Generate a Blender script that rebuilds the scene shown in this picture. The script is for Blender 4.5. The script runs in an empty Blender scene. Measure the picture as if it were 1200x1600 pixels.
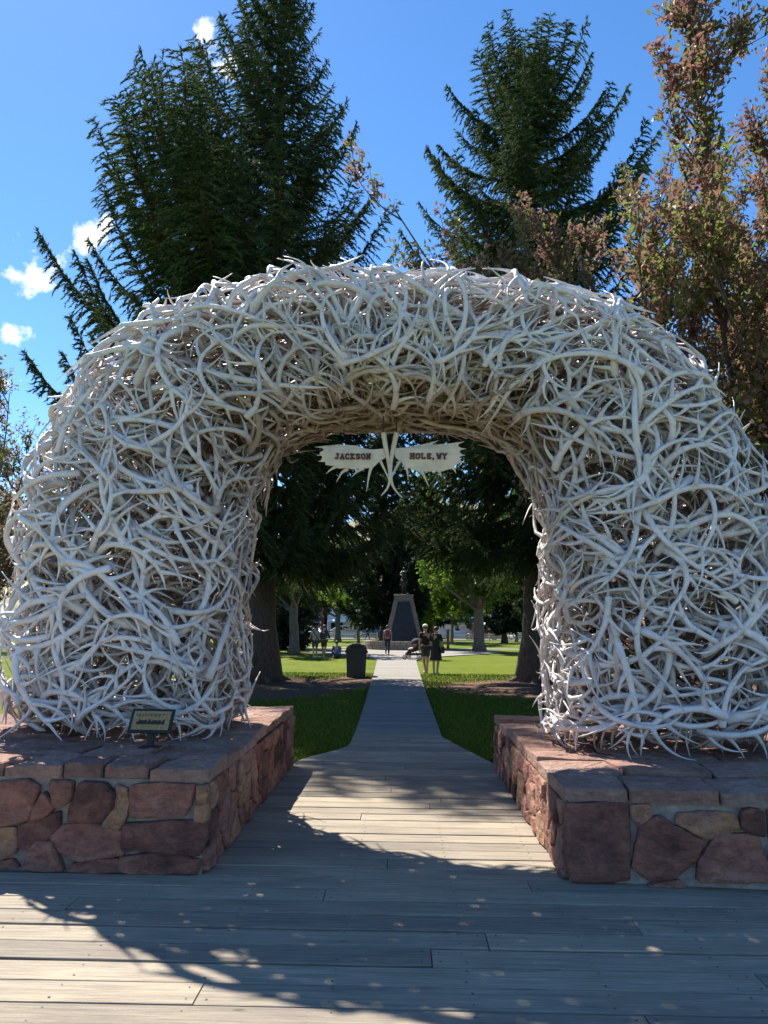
import bpy, bmesh, math, random
import numpy as np
from math import sin, cos, tan, pi, radians, sqrt, hypot, atan2
from mathutils import Vector, Matrix
from mathutils.geometry import tessellate_polygon
from mathutils import noise as mnoise

S = bpy.context.scene
COL = S.collection
# ------------------------------------------------------------------ camera
CAM_H = 1.6
PITCH, YAW, ROLL = radians(8.53), radians(1.43), radians(0.5)
fwd = Vector((-sin(YAW) * cos(PITCH), cos(YAW) * cos(PITCH), sin(PITCH)))
r0 = Vector((cos(YAW), sin(YAW), 0)); u0 = r0.cross(fwd)
rgt = r0 * cos(ROLL) + u0 * sin(ROLL); upv = u0 * cos(ROLL) - r0 * sin(ROLL)
cd = bpy.data.cameras.new('camera'); cam = bpy.data.objects.new('camera', cd); COL.objects.link(cam)
cd.sensor_fit = 'VERTICAL'; cd.sensor_height = 36; cd.lens = 27.0
cd.clip_start = 0.05; cd.clip_end = 6000
M3 = Matrix((rgt, upv, -fwd)).transposed()
cam.matrix_world = Matrix.Translation((0, 0, CAM_H)) @ M3.to_4x4()
S.camera = cam
# ------------------------------------------------------------------ sky, sun, exposure
SUN_AZ, SUN_EL = radians(34), radians(51)          # azimuth measured from +Y towards -X
sun_dir = Vector((-sin(SUN_AZ) * cos(SUN_EL), cos(SUN_AZ) * cos(SUN_EL), sin(SUN_EL)))
W = bpy.data.worlds.new('World'); S.world = W; W.use_nodes = True
nt = W.node_tree; nt.nodes.clear()
wo = nt.nodes.new('ShaderNodeOutputWorld'); bg = nt.nodes.new('ShaderNodeBackground')
sky = nt.nodes.new('ShaderNodeTexSky'); sky.sky_type = 'NISHITA'; sky.sun_disc = False
sky.sun_elevation = SUN_EL; sky.sun_rotation = -SUN_AZ
sky.altitude = 1900; sky.air_density = 1.0; sky.dust_density = 0.25; sky.ozone_density = 3.0
bg.inputs['Strength'].default_value = 0.105
nt.links.new(bg.outputs[0], wo.inputs[0])
# small fair-weather clouds, placed by direction on the sky sphere
def cloud_nodes():
    N, Lk = nt.nodes, nt.links
    tc = N.new('ShaderNodeTexCoord')
    nz = N.new('ShaderNodeTexNoise'); nz.inputs['Scale'].default_value = 24; nz.inputs['Detail'].default_value = 9
    nz.inputs['Roughness'].default_value = 0.62
    Lk.new(tc.outputs['Generated'], nz.inputs['Vector'])
    acc = None
    # azimuth (deg, +Y towards +X), elevation, half-width (deg)
    for az, el, w in [(-27.2, 23.4, 2.6), (-24.2, 26.4, 1.8), (-28.5, 19.3, 2.0), (-22.6, 27.3, .8), (-14.6, 38.2, 2.0), (-16.4, 39.4, 1.1), (-29.5, 16.2, 1.3),
                      (-33, 20.5, 3.2), (-38, 25, 3.5), (-46, 18, 4), (58, 17, 4), (72, 24, 4), (-75, 22, 4.5), (110, 20, 4.5), (150, 26, 4.5), (-120, 24, 5), (-160, 19, 4.5)]:
        a, e = radians(az), radians(el)
        d = (sin(a) * cos(e), cos(a) * cos(e), sin(e))
        dt = N.new('ShaderNodeVectorMath'); dt.operation = 'DISTANCE'; dt.inputs[1].default_value = d
        sc = N.new('ShaderNodeVectorMath'); sc.operation = 'MULTIPLY'; sc.inputs[1].default_value = (1, 1, 1.0)
        Lk.new(tc.outputs['Generated'], sc.inputs[0]); Lk.new(sc.outputs[0], dt.inputs[0])
        m = N.new('ShaderNodeMath'); m.operation = 'MULTIPLY_ADD'
        m.inputs[1].default_value = -1.0 / radians(w) * 0.5; m.inputs[2].default_value = 0.5
        Lk.new(dt.outputs['Value'], m.inputs[0])
        if acc is None: acc = m
        else:
            mx = N.new('ShaderNodeMath'); mx.operation = 'MAXIMUM'
            Lk.new(acc.outputs[0], mx.inputs[0]); Lk.new(m.outputs[0], mx.inputs[1]); acc = mx
    ad = N.new('ShaderNodeMath'); ad.operation = 'MULTIPLY_ADD'; ad.inputs[1].default_value = 1.5
    Lk.new(nz.outputs['Fac'], ad.inputs[0]); Lk.new(acc.outputs[0], ad.inputs[2])
    mr = N.new('ShaderNodeMapRange'); mr.inputs['From Min'].default_value = 0.97; mr.inputs['From Max'].default_value = 1.20
    Lk.new(ad.outputs[0], mr.inputs['Value'])
    mix = N.new('ShaderNodeMix'); mix.data_type = 'RGBA'
    mix.inputs['B'].default_value = (6.2, 6.3, 6.6, 1)
    hs = N.new('ShaderNodeHueSaturation'); hs.inputs['Saturation'].default_value = 1.2; Lk.new(sky.outputs[0], hs.inputs['Color'])
    Lk.new(mr.outputs[0], mix.inputs['Factor']); Lk.new(hs.outputs[0], mix.inputs['A'])
    Lk.new(mix.outputs['Result'], bg.inputs['Color'])
cloud_nodes()
sl = bpy.data.lights.new('sun', 'SUN'); so = bpy.data.objects.new('sun', sl); COL.objects.link(so)
sl.energy = 5.0; sl.angle = radians(0.53); sl.color = (1.0, 0.935, 0.83)
so.rotation_euler = sun_dir.to_track_quat('Z', 'Y').to_euler(); so.location = (0, 0, 40)
S.view_settings.view_transform = 'Standard'; S.view_settings.look = 'None'
S.view_settings.gamma = 1; S.view_settings.use_curve_mapping = False
S.view_settings.exposure = 1.18
S.cycles.max_bounces = 8; S.cycles.diffuse_bounces = 4; S.cycles.transmission_bounces = 6; S.cycles.transparent_max_bounces = 8
S.cycles.use_denoising = True

R_ = np.random.default_rng(7)
random.seed(7)
# ------------------------------------------------------------------ materials
MATS = {}
def node_mat(name):
    m = bpy.data.materials.new(name); m.use_nodes = True; MATS[name] = m
    n = m.node_tree; b = n.nodes['Principled BSDF']
    return m, n, b
def ramp(n, stops, interp='LINEAR'):
    r = n.nodes.new('ShaderNodeValToRGB'); r.color_ramp.interpolation = interp
    e = r.color_ramp.elements
    while len(e) < len(stops): e.new(0.5)
    for k, (p, c) in enumerate(stops):
        e[k].position = p; e[k].color = (*c, 1)
    return r
def noise(n, scale, detail=4, rough=0.55, vec=None, stretch=None, kind='Object'):
    t = n.nodes.new('ShaderNodeTexNoise'); t.inputs['Scale'].default_value = scale
    t.inputs['Detail'].default_value = detail; t.inputs['Roughness'].default_value = rough
    if vec is None:
        c = n.nodes.new('ShaderNodeTexCoord'); vec = c.outputs[kind]
    if stretch:
        mp = n.nodes.new('ShaderNodeMapping'); mp.inputs['Scale'].default_value = stretch
        n.links.new(vec, mp.inputs['Vector']); vec = mp.outputs[0]
    n.links.new(vec, t.inputs['Vector'])
    return t
def mixc(n, a, b, fac, mode='MIX'):
    m = n.nodes.new('ShaderNodeMix'); m.data_type = 'RGBA'; m.blend_type = mode
    for key, v in (('A', a), ('B', b), ('Factor', fac)):
        if hasattr(v, 'is_linked') or hasattr(v, 'links'): n.links.new(v, m.inputs[key])
        elif key == 'Factor': m.inputs[key].default_value = v
        else: m.inputs[key].default_value = (*v, 1)
    return m.outputs['Result']
def math_n(n, op, a, b=None, c=None):
    m = n.nodes.new('ShaderNodeMath'); m.operation = op
    for k, v in enumerate((a, b, c)):
        if v is None: continue
        if hasattr(v, 'links'): n.links.new(v, m.inputs[k])
        else: m.inputs[k].default_value = v
    return m.outputs[0]
def bump(n, b, h, dist=0.01, strength=0.6):
    bp = n.nodes.new('ShaderNodeBump'); bp.inputs['Distance'].default_value = dist; bp.inputs['Strength'].default_value = strength
    n.links.new(h, bp.inputs['Height']); n.links.new(bp.outputs[0], b.inputs['Normal'])
def plain(name, c, rough=0.6, var=0.25, scale=9, metal=0.0, bumpd=0.0):
    m, n, b = node_mat(name)
    t = noise(n, scale, 5)
    r = ramp(n, [(0.3, tuple(x * (1 - var) for x in c)), (0.7, tuple(min(1, x * (1 + var)) for x in c))])
    n.links.new(t.outputs['Fac'], r.inputs[0]); n.links.new(r.outputs[0], b.inputs['Base Color'])
    b.inputs['Roughness'].default_value = rough; b.inputs['Metallic'].default_value = metal
    if bumpd: bump(n, b, t.outputs['Fac'], bumpd)
    return m
def island(n):
    return n.nodes.new('ShaderNodeNewGeometry').outputs['Random Per Island']
def obj_random(n):
    return n.nodes.new('ShaderNodeObjectInfo').outputs['Random']

def m_antler():
    m, n, b = node_mat('bleached_antler')
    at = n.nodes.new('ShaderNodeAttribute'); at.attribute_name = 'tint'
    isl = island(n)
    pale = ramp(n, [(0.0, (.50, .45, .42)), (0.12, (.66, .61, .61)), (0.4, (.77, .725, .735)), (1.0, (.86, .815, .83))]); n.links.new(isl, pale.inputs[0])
    c = mixc(n, pale.outputs[0], (.26, .185, .125), at.outputs['Fac'])  # brown tint also carries the painted shade of the inner layers
    t = noise(n, 9, 7, .7); rr = ramp(n, [(0.30, (.52, .45, .38)), (0.46, (.88, .86, .83)), (0.6, (1, 1, 1))]); n.links.new(t.outputs['Fac'], rr.inputs[0])
    c = mixc(n, c, rr.outputs[0], 0.7, 'MULTIPLY')
    n.links.new(c, b.inputs['Base Color']); b.inputs['Roughness'].default_value = .48
    t2 = noise(n, 45, 4, .6); bump(n, b, t2.outputs['Fac'], .006, .5)
    return m
def m_wood():
    m, n, b = node_mat('weathered_plank')
    tc = n.nodes.new('ShaderNodeTexCoord'); oi = n.nodes.new('ShaderNodeObjectInfo')
    ad = n.nodes.new('ShaderNodeVectorMath'); ad.operation = 'MULTIPLY_ADD'
    n.links.new(oi.outputs['Random'], ad.inputs[0]); ad.inputs[1].default_value = (37, 11, 23); n.links.new(tc.outputs['Object'], ad.inputs[2])
    g1 = noise(n, 6, 8, .7, ad.outputs[0], (.35, 9, 9)); g2 = noise(n, 2.2, 4, .6, ad.outputs[0], (.6, 2.0, 1))
    g3 = noise(n, 22, 6, .75, ad.outputs[0], (.12, 9, 5))
    r = ramp(n, [(0.25, (.21, .177, .140)), (0.5, (.355, .308, .242)), (0.75, (.485, .43, .345))]); n.links.new(g1.outputs['Fac'], r.inputs[0])
    r2 = ramp(n, [(0.3, (.66, .66, .68)), (0.7, (1.12, 1.08, 1.0))]); n.links.new(g2.outputs['Fac'], r2.inputs[0])
    c = mixc(n, r.outputs[0], r2.outputs[0], .8, 'MULTIPLY')
    r3 = ramp(n, [(0.36, (.30, .27, .25)), (0.47, (1, 1, 1))]); n.links.new(g3.outputs['Fac'], r3.inputs[0])
    c = mixc(n, c, r3.outputs[0], .75, 'MULTIPLY')
    # knots
    v = n.nodes.new('ShaderNodeTexVoronoi'); v.inputs['Scale'].default_value = 2.0
    mp = n.nodes.new('ShaderNodeMapping'); mp.inputs['Scale'].default_value = (.8, 2.2, 1); n.links.new(ad.outputs[0], mp.inputs[0]); n.links.new(mp.outputs[0], v.inputs['Vector'])
    rk = ramp(n, [(0.025, (.35, .30, .25)), (0.055, (1, 1, 1))]); n.links.new(v.outputs['Distance'], rk.inputs[0])
    c = mixc(n, c, rk.outputs[0], .8, 'MULTIPLY')
    rv = ramp(n, [(0, (.74, .73, .73)), (1, (1.12, 1.1, 1.05))]); n.links.new(oi.outputs['Random'], rv.inputs[0])
    c = mixc(n, c, rv.outputs[0], 1, 'MULTIPLY')
    n.links.new(c, b.inputs['Base Color']); b.inputs['Roughness'].default_value = .8
    s = math_n(n, 'ADD', g1.outputs['Fac'], math_n(n, 'MULTIPLY', g3.outputs['Fac'], 1.2)); bump(n, b, s, .006, .7)
    return m
def m_stone(name, stops, dark=.45):
    m, n, b = node_mat(name)
    oi = n.nodes.new('ShaderNodeObjectInfo'); sx = n.nodes.new('ShaderNodeSeparateColor'); n.links.new(oi.outputs['Color'], sx.inputs[0]); rnd = sx.outputs[0]; tc = n.nodes.new('ShaderNodeTexCoord')
    ad = n.nodes.new('ShaderNodeVectorMath'); ad.operation = 'MULTIPLY_ADD'
    n.links.new(rnd, ad.inputs[0]); ad.inputs[1].default_value = (31, 17, 7); n.links.new(tc.outputs['Object'], ad.inputs[2])
    t1 = noise(n, 3.2, 5, .6, ad.outputs[0]); t2 = noise(n, 26, 8, .72, ad.outputs[0]); t3 = noise(n, 8, 6, .65, ad.outputs[0], (1, 1, 2.2))
    x = math_n(n, 'ADD', math_n(n, 'MULTIPLY', rnd, .74), math_n(n, 'SUBTRACT', math_n(n, 'MULTIPLY', t1.outputs['Fac'], 1.0), .36))
    r = ramp(n, stops); n.links.new(x, r.inputs[0])
    rd = ramp(n, [(0.33, (dark, dark * .92, dark * .92)), (0.6, (1.08, 1.04, 1))]); n.links.new(t3.outputs['Fac'], rd.inputs[0])
    c = mixc(n, r.outputs[0], rd.outputs[0], .8, 'MULTIPLY')
    rg = ramp(n, [(0.35, (.72, .7, .7)), (0.65, (1.15, 1.12, 1.1))]); n.links.new(t2.outputs['Fac'], rg.inputs[0])
    c = mixc(n, c, rg.outputs[0], .8, 'MULTIPLY')
    # pale lichen / lime bloom
    t4 = noise(n, 5.5, 7, .75, ad.outputs[0]); rl = ramp(n, [(0.60, (0, 0, 0)), (0.72, (1, 1, 1))]); n.links.new(t4.outputs['Fac'], rl.inputs[0])
    c = mixc(n, c, (.40, .37, .34), math_n(n, 'MULTIPLY', rl.outputs[0], .4))
    n.links.new(c, b.inputs['Base Color']); b.inputs['Roughness'].default_value = .85
    h = math_n(n, 'ADD', math_n(n, 'MULTIPLY', t3.outputs['Fac'], 1.6), math_n(n, 'MULTIPLY', t2.outputs['Fac'], .8)); bump(n, b, h, .045, 1.0)
    return m
def m_foliage(name, stops, trans=.35, clump=None, rough=.5, spec=.12):
    m, n, b = node_mat(name)
    isl = island(n)
    x = isl
    if clump:
        t = noise(n, clump, 3, .5); x = math_n(n, 'ADD', math_n(n, 'MULTIPLY', isl, .5), math_n(n, 'MULTIPLY', math_n(n, 'SUBTRACT', math_n(n, 'MULTIPLY', t.outputs['Fac'], 2.0), .5), .5))
    r = ramp(n, stops); n.links.new(x, r.inputs[0]); n.links.new(r.outputs[0], b.inputs['Base Color'])
    b.inputs['Roughness'].default_value = rough; b.inputs['Specular IOR Level'].default_value = spec
    out = n.nodes['Material Output']
    tr = n.nodes.new('ShaderNodeBsdfTranslucent'); n.links.new(r.outputs[0], tr.inputs['Color'])
    mx = n.nodes.new('ShaderNodeMixShader'); mx.inputs[0].default_value = trans
    n.links.new(b.outputs[0], mx.inputs[1]); n.links.new(tr.outputs[0], mx.inputs[2]); n.links.new(mx.outputs[0], out.inputs[0])
    return m
def m_bark(name, c):
    m, n, b = node_mat(name)
    t = noise(n, 5, 8, .7, None, (3, 3, .8)); r = ramp(n, [(0.32, tuple(x * .4 for x in c)), (0.65, tuple(x * 1.3 for x in c))])
    n.links.new(t.outputs['Fac'], r.inputs[0]); n.links.new(r.outputs[0], b.inputs['Base Color']); b.inputs['Roughness'].default_value = .9
    bump(n, b, t.outputs['Fac'], .05, 1)
    return m
def m_lawn():
    m, n, b = node_mat('lawn_turf')
    geo = n.nodes.new('ShaderNodeNewGeometry'); P = geo.outputs['Position']
    t1 = noise(n, .55, 5, .6, P); t2 = noise(n, 9, 6, .7, P); t3 = noise(n, 60, 3, .7, P)
    r = ramp(n, [(0.3, (.060, .090, .007)), (0.55, (.115, .150, .010)), (0.75, (.165, .190, .018))])
    x = math_n(n, 'ADD', math_n(n, 'MULTIPLY', t1.outputs['Fac'], .45), math_n(n, 'MULTIPLY', t2.outputs['Fac'], .55)); n.links.new(x, r.inputs[0])
    # needle litter and bare soil round the spruce trunks
    acc = None
    for (cx, cy, rx, ry) in [(-4.2, 21.5, 4.2, 6.0), (4.2, 22.0, 4.6, 5.0), (-1.6, 23.5, 1.2, 4.5), (5.5, 55, 3.4, 3.0), (-6.7, 47.7, 1.6, 1.6), (-9, 20, 4, 6), (9, 22, 4, 6)]:
        sb = n.nodes.new('ShaderNodeVectorMath'); sb.operation = 'SUBTRACT'; n.links.new(P, sb.inputs[0]); sb.inputs[1].default_value = (cx, cy, 0)
        ml = n.nodes.new('ShaderNodeVectorMath'); ml.operation = 'MULTIPLY'; n.links.new(sb.outputs[0], ml.inputs[0]); ml.inputs[1].default_value = (1 / rx, 1 / ry, 0)
        ln = n.nodes.new('ShaderNodeVectorMath'); ln.operation = 'LENGTH'; n.links.new(ml.outputs[0], ln.inputs[0])
        d = math_n(n, 'SUBTRACT', 1.0, ln.outputs['Value'])
        acc = d if acc is None else math_n(n, 'MAXIMUM', acc, d)
    mask = n.nodes.new('ShaderNodeMapRange'); mask.inputs['From Min'].default_value = .42; mask.inputs['From Max'].default_value = .68
    n.links.new(math_n(n, 'ADD', math_n(n, 'MULTIPLY', acc, .9), math_n(n, 'MULTIPLY', t2.outputs['Fac'], .7)), mask.inputs['Value'])
    tw = noise(n, .9, 6, .7, P); rw = ramp(n, [(0.52, (0, 0, 0)), (0.72, (1, 1, 1))]); n.links.new(tw.outputs['Fac'], rw.inputs[0])
    dry = mixc(n, r.outputs[0], (.20, .165, .05), math_n(n, 'MULTIPLY', rw.outputs[0], .7))
    lit = ramp(n, [(0.3, (.075, .045, .03)), (0.7, (.20, .125, .085))]); n.links.new(t3.outputs['Fac'], lit.inputs[0])
    c = mixc(n, dry, lit.outputs[0], mask.outputs[0])
    n.links.new(c, b.inputs['Base Color']); b.inputs['Roughness'].default_value = .9; b.inputs['Specular IOR Level'].default_value = .08
    bump(n, b, t3.outputs['Fac'], .03, .6)
    return m
def m_path():
    m, n, b = node_mat('grey_path_boards')
    geo = n.nodes.new('ShaderNodeNewGeometry'); P = geo.outputs['Position']
    sp = n.nodes.new('ShaderNodeSeparateXYZ'); n.links.new(P, sp.inputs[0])
    row = math_n(n, 'DIVIDE', sp.outputs['Y'], .215); fr = math_n(n, 'FRACT', row); fl = math_n(n, 'FLOOR', row)
    wn = n.nodes.new('ShaderNodeTexWhiteNoise'); wn.noise_dimensions = '1D'; n.links.new(fl, wn.inputs['W'])
    gap = n.nodes.new('ShaderNodeMapRange'); gap.inputs['From Min'].default_value = .035; gap.inputs['From Max'].default_value = .06
    n.links.new(fr, gap.inputs['Value'])
    t = noise(n, 5, 7, .7, P, (.4, 6, 1)); r = ramp(n, [(0.28, (.15, .135, .118)), (0.7, (.31, .285, .25))]); n.links.new(t.outputs['Fac'], r.inputs[0])
    rv = ramp(n, [(0, (.78, .78, .78)), (1, (1.1, 1.1, 1.08))]); n.links.new(wn.outputs['Value'], rv.inputs[0])
    c = mixc(n, r.outputs[0], rv.outputs[0], 1, 'MULTIPLY'); c = mixc(n, (.05, .045, .04), c, gap.outputs[0])
    n.links.new(c, b.inputs['Base Color']); b.inputs['Roughness'].default_value = .85
    bump(n, b, gap.outputs[0], .006, .6)
    return m
m_antler(); m_wood()
m_stone('red_sandstone', [(0.08, (.15, .070, .056)), (0.28, (.33, .145, .108)), (0.5, (.47, .215, .155)), (0.68, (.49, .27, .205)), (0.84, (.58, .32, .165)), (0.98, (.48, .33, .26))])
m_stone('cap_sandstone', [(0.1, (.24, .14, .115)), (0.4, (.38, .22, .175)), (0.7, (.46, .29, .225)), (0.95, (.42, .33, .285))], .6)
m_stone('grey_fieldstone', [(0.1, (.16, .15, .14)), (0.5, (.28, .26, .235)), (0.9, (.38, .34, .30))], .6)
plain('mortar', (.27, .24, .215), .9, .3, 22, bumpd=.02)
m_foliage('spruce_needles', [(0, (.025, .042, .020)), (0.4, (.052, .080, .034)), (0.75, (.098, .130, .050)), (1, (.17, .18, .075))], .28, .55, .8, .05)
m_foliage('blue_spruce_needles', [(0, (.018, .034, .026)), (0.5, (.034, .058, .042)), (1, (.075, .10, .066))], .16, .6)
m_foliage('dark_spruce_needles', [(0, (.014, .026, .013)), (0.5, (.026, .048, .021)), (1, (.055, .082, .032))], .14, .7)
m_foliage('chokecherry_leaves', [(0, (.14, .060, .055)), (0.28, (.24, .115, .095)), (0.45, (.29, .165, .13)), (0.56, (.21, .185, .085)), (0.74, (.15, .20, .045)), (1, (.28, .34, .085))], .5, 1.1, .55, .3)
m_foliage('cottonwood_leaves', [(0, (.065, .125, .018)), (0.5, (.12, .20, .026)), (1, (.22, .31, .045))], .62, .3, .5)
m_foliage('olive_leaves', [(0, (.030, .050, .018)), (0.5, (.055, .080, .026)), (1, (.11, .12, .045))], .4, .3, .4)
m_foliage('grass_blades', [(0, (.055, .090, .010)), (0.6, (.100, .150, .016)), (1, (.165, .20, .035))], .35)
m_bark('spruce_bark', (.10, .075, .06)); m_bark('cottonwood_bark', (.19, .155, .12)); m_bark('twig_bark', (.11, .08, .065))
m_lawn(); m_path()
plain('nail_rust', (.035, .028, .025), .6); plain('joist_wood', (.10, .085, .07), .9)
plain('black_metal', (.012, .012, .013), .42); plain('bronze_plate', (.36, .23, .09), .5, .35, 40, metal=.15); plain('engraved_dark', (.03, .022, .012), .6)
plain('moose_palm', (.72, .60, .47), .55, .16, 6, bumpd=.006); plain('sign_paint_red', (.10, .018, .014), .6)
plain('wire', (.05, .05, .05), .5, metal=.6)
plain('can_black', (.013, .014, .015), .38); plain('plastic_bag', (.55, .55, .55), .4)
plain('skin', (.46, .27, .19), .5, .08); plain('hair_brown', (.045, .028, .018), .6); plain('hair_dark', (.018, .013, .011), .6)
plain('cloth_black', (.016, .016, .018), .85); plain('cloth_grey', (.34, .34, .36), .85); plain('cloth_charcoal', (.055, .055, .065), .85)
plain('cloth_white', (.66, .66, .66), .85); plain('cloth_blue', (.045, .12, .32), .85); plain('cloth_red', (.24, .05, .035), .8); plain('cloth_navy', (.03, .035, .06), .85)
plain('cloth_pink', (.60, .33, .30), .85); plain('shoe_white', (.5, .48, .45), .7); plain('shoe_dark', (.05, .04, .035), .7); plain('cloth_brown', (.13, .075, .05), .85)
plain('slate_panel', (.030, .034, .042), .5, .25, 3); plain('bronze_dark', (.035, .035, .032), .45, metal=.5)
plain('rubber', (.02, .02, .02), .8); plain('chrome', (.55, .55, .55), .25, metal=.9); plain('lamp_glass', (.7, .68, .62), .2); plain('tail_red', (.35, .02, .02), .3)
plain('car_white', (.78, .78, .76), .25, .03); plain('car_silver', (.42, .44, .46), .3, .04, metal=.4); plain('car_blue', (.05, .13, .26), .25, .05); plain('car_dark', (.03, .032, .036), .25, .05); plain('car_red', (.32, .03, .025), .25, .05)
plain('fence_white', (.62, .60, .55), .7); plain('canvas_white', (.80, .79, .76), .8, .05); plain('post_wood', (.11, .085, .065), .85)
plain('wall_white', (.62, .61, .58), .8, .08, 2); plain('wall_brown', (.20, .125, .08), .85, .2, 4); plain('wall_grey', (.33, .34, .35), .8, .1, 3); plain('wall_red', (.26, .085, .06), .85, .15, 4)
plain('roof_dark', (.06, .055, .05), .8, .2, 5); plain('trim_white', (.74, .73, .70), .6, .05)
def m_glass():
    m, n, b = node_mat('window_glass'); b.inputs['Base Color'].default_value = (.02, .03, .04, 1); b.inputs['Roughness'].default_value = .06
    return m
m_glass()
def m_asphalt():
    m, n, b = node_mat('asphalt'); geo = n.nodes.new('ShaderNodeNewGeometry'); t = noise(n, 4, 6, .7, geo.outputs['Position'])
    r = ramp(n, [(0.3, (.035, .035, .037)), (0.7, (.065, .064, .062))]); n.links.new(t.outputs['Fac'], r.inputs[0]); n.links.new(r.outputs[0], b.inputs['Base Color']); b.inputs['Roughness'].default_value = .9
m_asphalt()
def m_hill():
    m, n, b = node_mat('dry_hillside'); geo = n.nodes.new('ShaderNodeNewGeometry')
    t = noise(n, .02, 8, .65, geo.outputs['Position'], (1, 1, 2)); r = ramp(n, [(0.38, (.05, .075, .035)), (0.48, (.16, .15, .07)), (0.62, (.28, .23, .13))])
    n.links.new(t.outputs['Fac'], r.inputs[0]); n.links.new(r.outputs[0], b.inputs['Base Color']); b.inputs['Roughness'].default_value = .95
m_hill()

# ------------------------------------------------------------------ mesh helpers
def make_mesh(name, V, F4=None, F3=None, tint=None, smooth=True, mats=None, midx=None):
    V = np.asarray(V, np.float32).reshape(-1, 3)
    F4 = np.zeros((0, 4), np.int32) if F4 is None or len(F4) == 0 else np.asarray(F4, np.int32).reshape(-1, 4)
    F3 = np.zeros((0, 3), np.int32) if F3 is None or len(F3) == 0 else np.asarray(F3, np.int32).reshape(-1, 3)
    me = bpy.data.meshes.new(name)
    me.vertices.add(len(V)); me.vertices.foreach_set('co', V.ravel())
    nl = len(F4) * 4 + len(F3) * 3
    me.loops.add(nl); me.loops.foreach_set('vertex_index', np.concatenate([F4.ravel(), F3.ravel()]))
    nf = len(F4) + len(F3)
    me.polygons.add(nf)
    st = np.concatenate([np.arange(len(F4)) * 4, len(F4) * 4 + np.arange(len(F3)) * 3]).astype(np.int32)
    me.polygons.foreach_set('loop_start', st)
    me.polygons.foreach_set('use_smooth', np.full(nf, smooth, bool))
    if midx is not None: me.polygons.foreach_set('material_index', np.asarray(midx, np.int32))
    if tint is not None:
        a = me.attributes.new('tint', 'FLOAT', 'POINT'); a.data.foreach_set('value', np.asarray(tint, np.float32))
    me.update(calc_edges=True)
    for m in (mats or []): me.materials.append(MATS[m])
    return me
class Geo:
    def __init__(s): s.V = []; s.Q = []; s.T = []; s.t = []; s.n = 0
    def add(s, V, Q=None, T=None, tint=0.0):
        V = np.asarray(V, float).reshape(-1, 3)
        if Q is not None and len(Q): s.Q.append(np.asarray(Q) + s.n)
        if T is not None and len(T): s.T.append(np.asarray(T) + s.n)
        s.V.append(V); s.t.append(np.full(len(V), tint)); s.n += len(V)
        return s
    def merge(s, g):
        s.add(np.concatenate(g.V), np.concatenate(g.Q) if g.Q else None, np.concatenate(g.T) if g.T else None)
        s.t[-1] = np.concatenate(g.t); return s
    def mesh(s, name, mat, smooth=True):
        return make_mesh(name, np.concatenate(s.V), np.concatenate(s.Q) if s.Q else None, np.concatenate(s.T) if s.T else None,
                         np.concatenate(s.t), smooth, [mat])
    def obj(s, name, mat, parent=None, smooth=True, **k):
        return link(name, s.mesh(name, mat, smooth), parent, **k)
def link(name, me, parent=None, loc=None, rz=0, label=None, cat=None, group=None, kind=None):
    o = bpy.data.objects.new(name, me); COL.objects.link(o)
    if parent: o.parent = parent
    if loc is not None: o.location = loc
    if rz: o.rotation_euler = (0, 0, rz)
    if label: o['label'] = label
    if cat: o['category'] = cat
    if group: o['group'] = group
    if kind: o['kind'] = kind
    return o
def empty(name, loc, label, cat, rz=0, group=None):
    o = link(name, None, None, loc, rz, label, cat, group); o.empty_display_size = .3
    return o
_ring = {}
def tube(P, r, k=6, ry=None):
    """swept tube with closed ends; P (n,3), r (n,)"""
    P = np.asarray(P, float); r = np.broadcast_to(np.asarray(r, float), (len(P),)); n = len(P)
    T = np.gradient(P, axis=0); T /= np.linalg.norm(T, axis=1, keepdims=True) + 1e-9
    ref = np.array([0, 0, 1.0]) if abs(T[0, 2]) < .9 else np.array([1.0, 0, 0])
    U = np.zeros_like(P); u = np.cross(T[0], ref); u /= np.linalg.norm(u); U[0] = u
    for i in range(1, n):
        u = u - T[i] * (u @ T[i]); u /= np.linalg.norm(u) + 1e-9; U[i] = u
    Wv = np.cross(T, U)
    a = np.arange(k) * 2 * pi / k
    V = P[:, None, :] + r[:, None, None] * (np.cos(a)[None, :, None] * U[:, None, :] + np.sin(a)[None, :, None] * Wv[:, None, :])
    V = V.reshape(-1, 3)
    key = (n, k)
    if key not in _ring:
        i, j = np.meshgrid(np.arange(n - 1), np.arange(k), indexing='ij'); i = i.ravel(); j = j.ravel(); j2 = (j + 1) % k
        Q = np.stack([i * k + j, i * k + j2, (i + 1) * k + j2, (i + 1) * k + j], 1)
        jj = np.arange(k); c0, c1 = n * k, n * k + 1
        Tn = np.concatenate([np.stack([np.full(k, c0), (jj + 1) % k, jj], 1), np.stack([np.full(k, c1), (n - 1) * k + jj, (n - 1) * k + (jj + 1) % k], 1)])
        _ring[key] = (Q, Tn)
    Q, Tn = _ring[key]
    V = np.concatenate([V, P[:1], P[-1:]])
    return V, Q, Tn
BOXQ = np.array([[0, 3, 2, 1], [4, 5, 6, 7], [0, 1, 5, 4], [1, 2, 6, 5], [2, 3, 7, 6], [3, 0, 4, 7]])
def box(x0, x1, y0, y1, z0, z1):
    return np.array([[x0, y0, z0], [x1, y0, z0], [x1, y1, z0], [x0, y1, z0], [x0, y0, z1], [x1, y0, z1], [x1, y1, z1], [x0, y1, z1]], float), BOXQ
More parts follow.
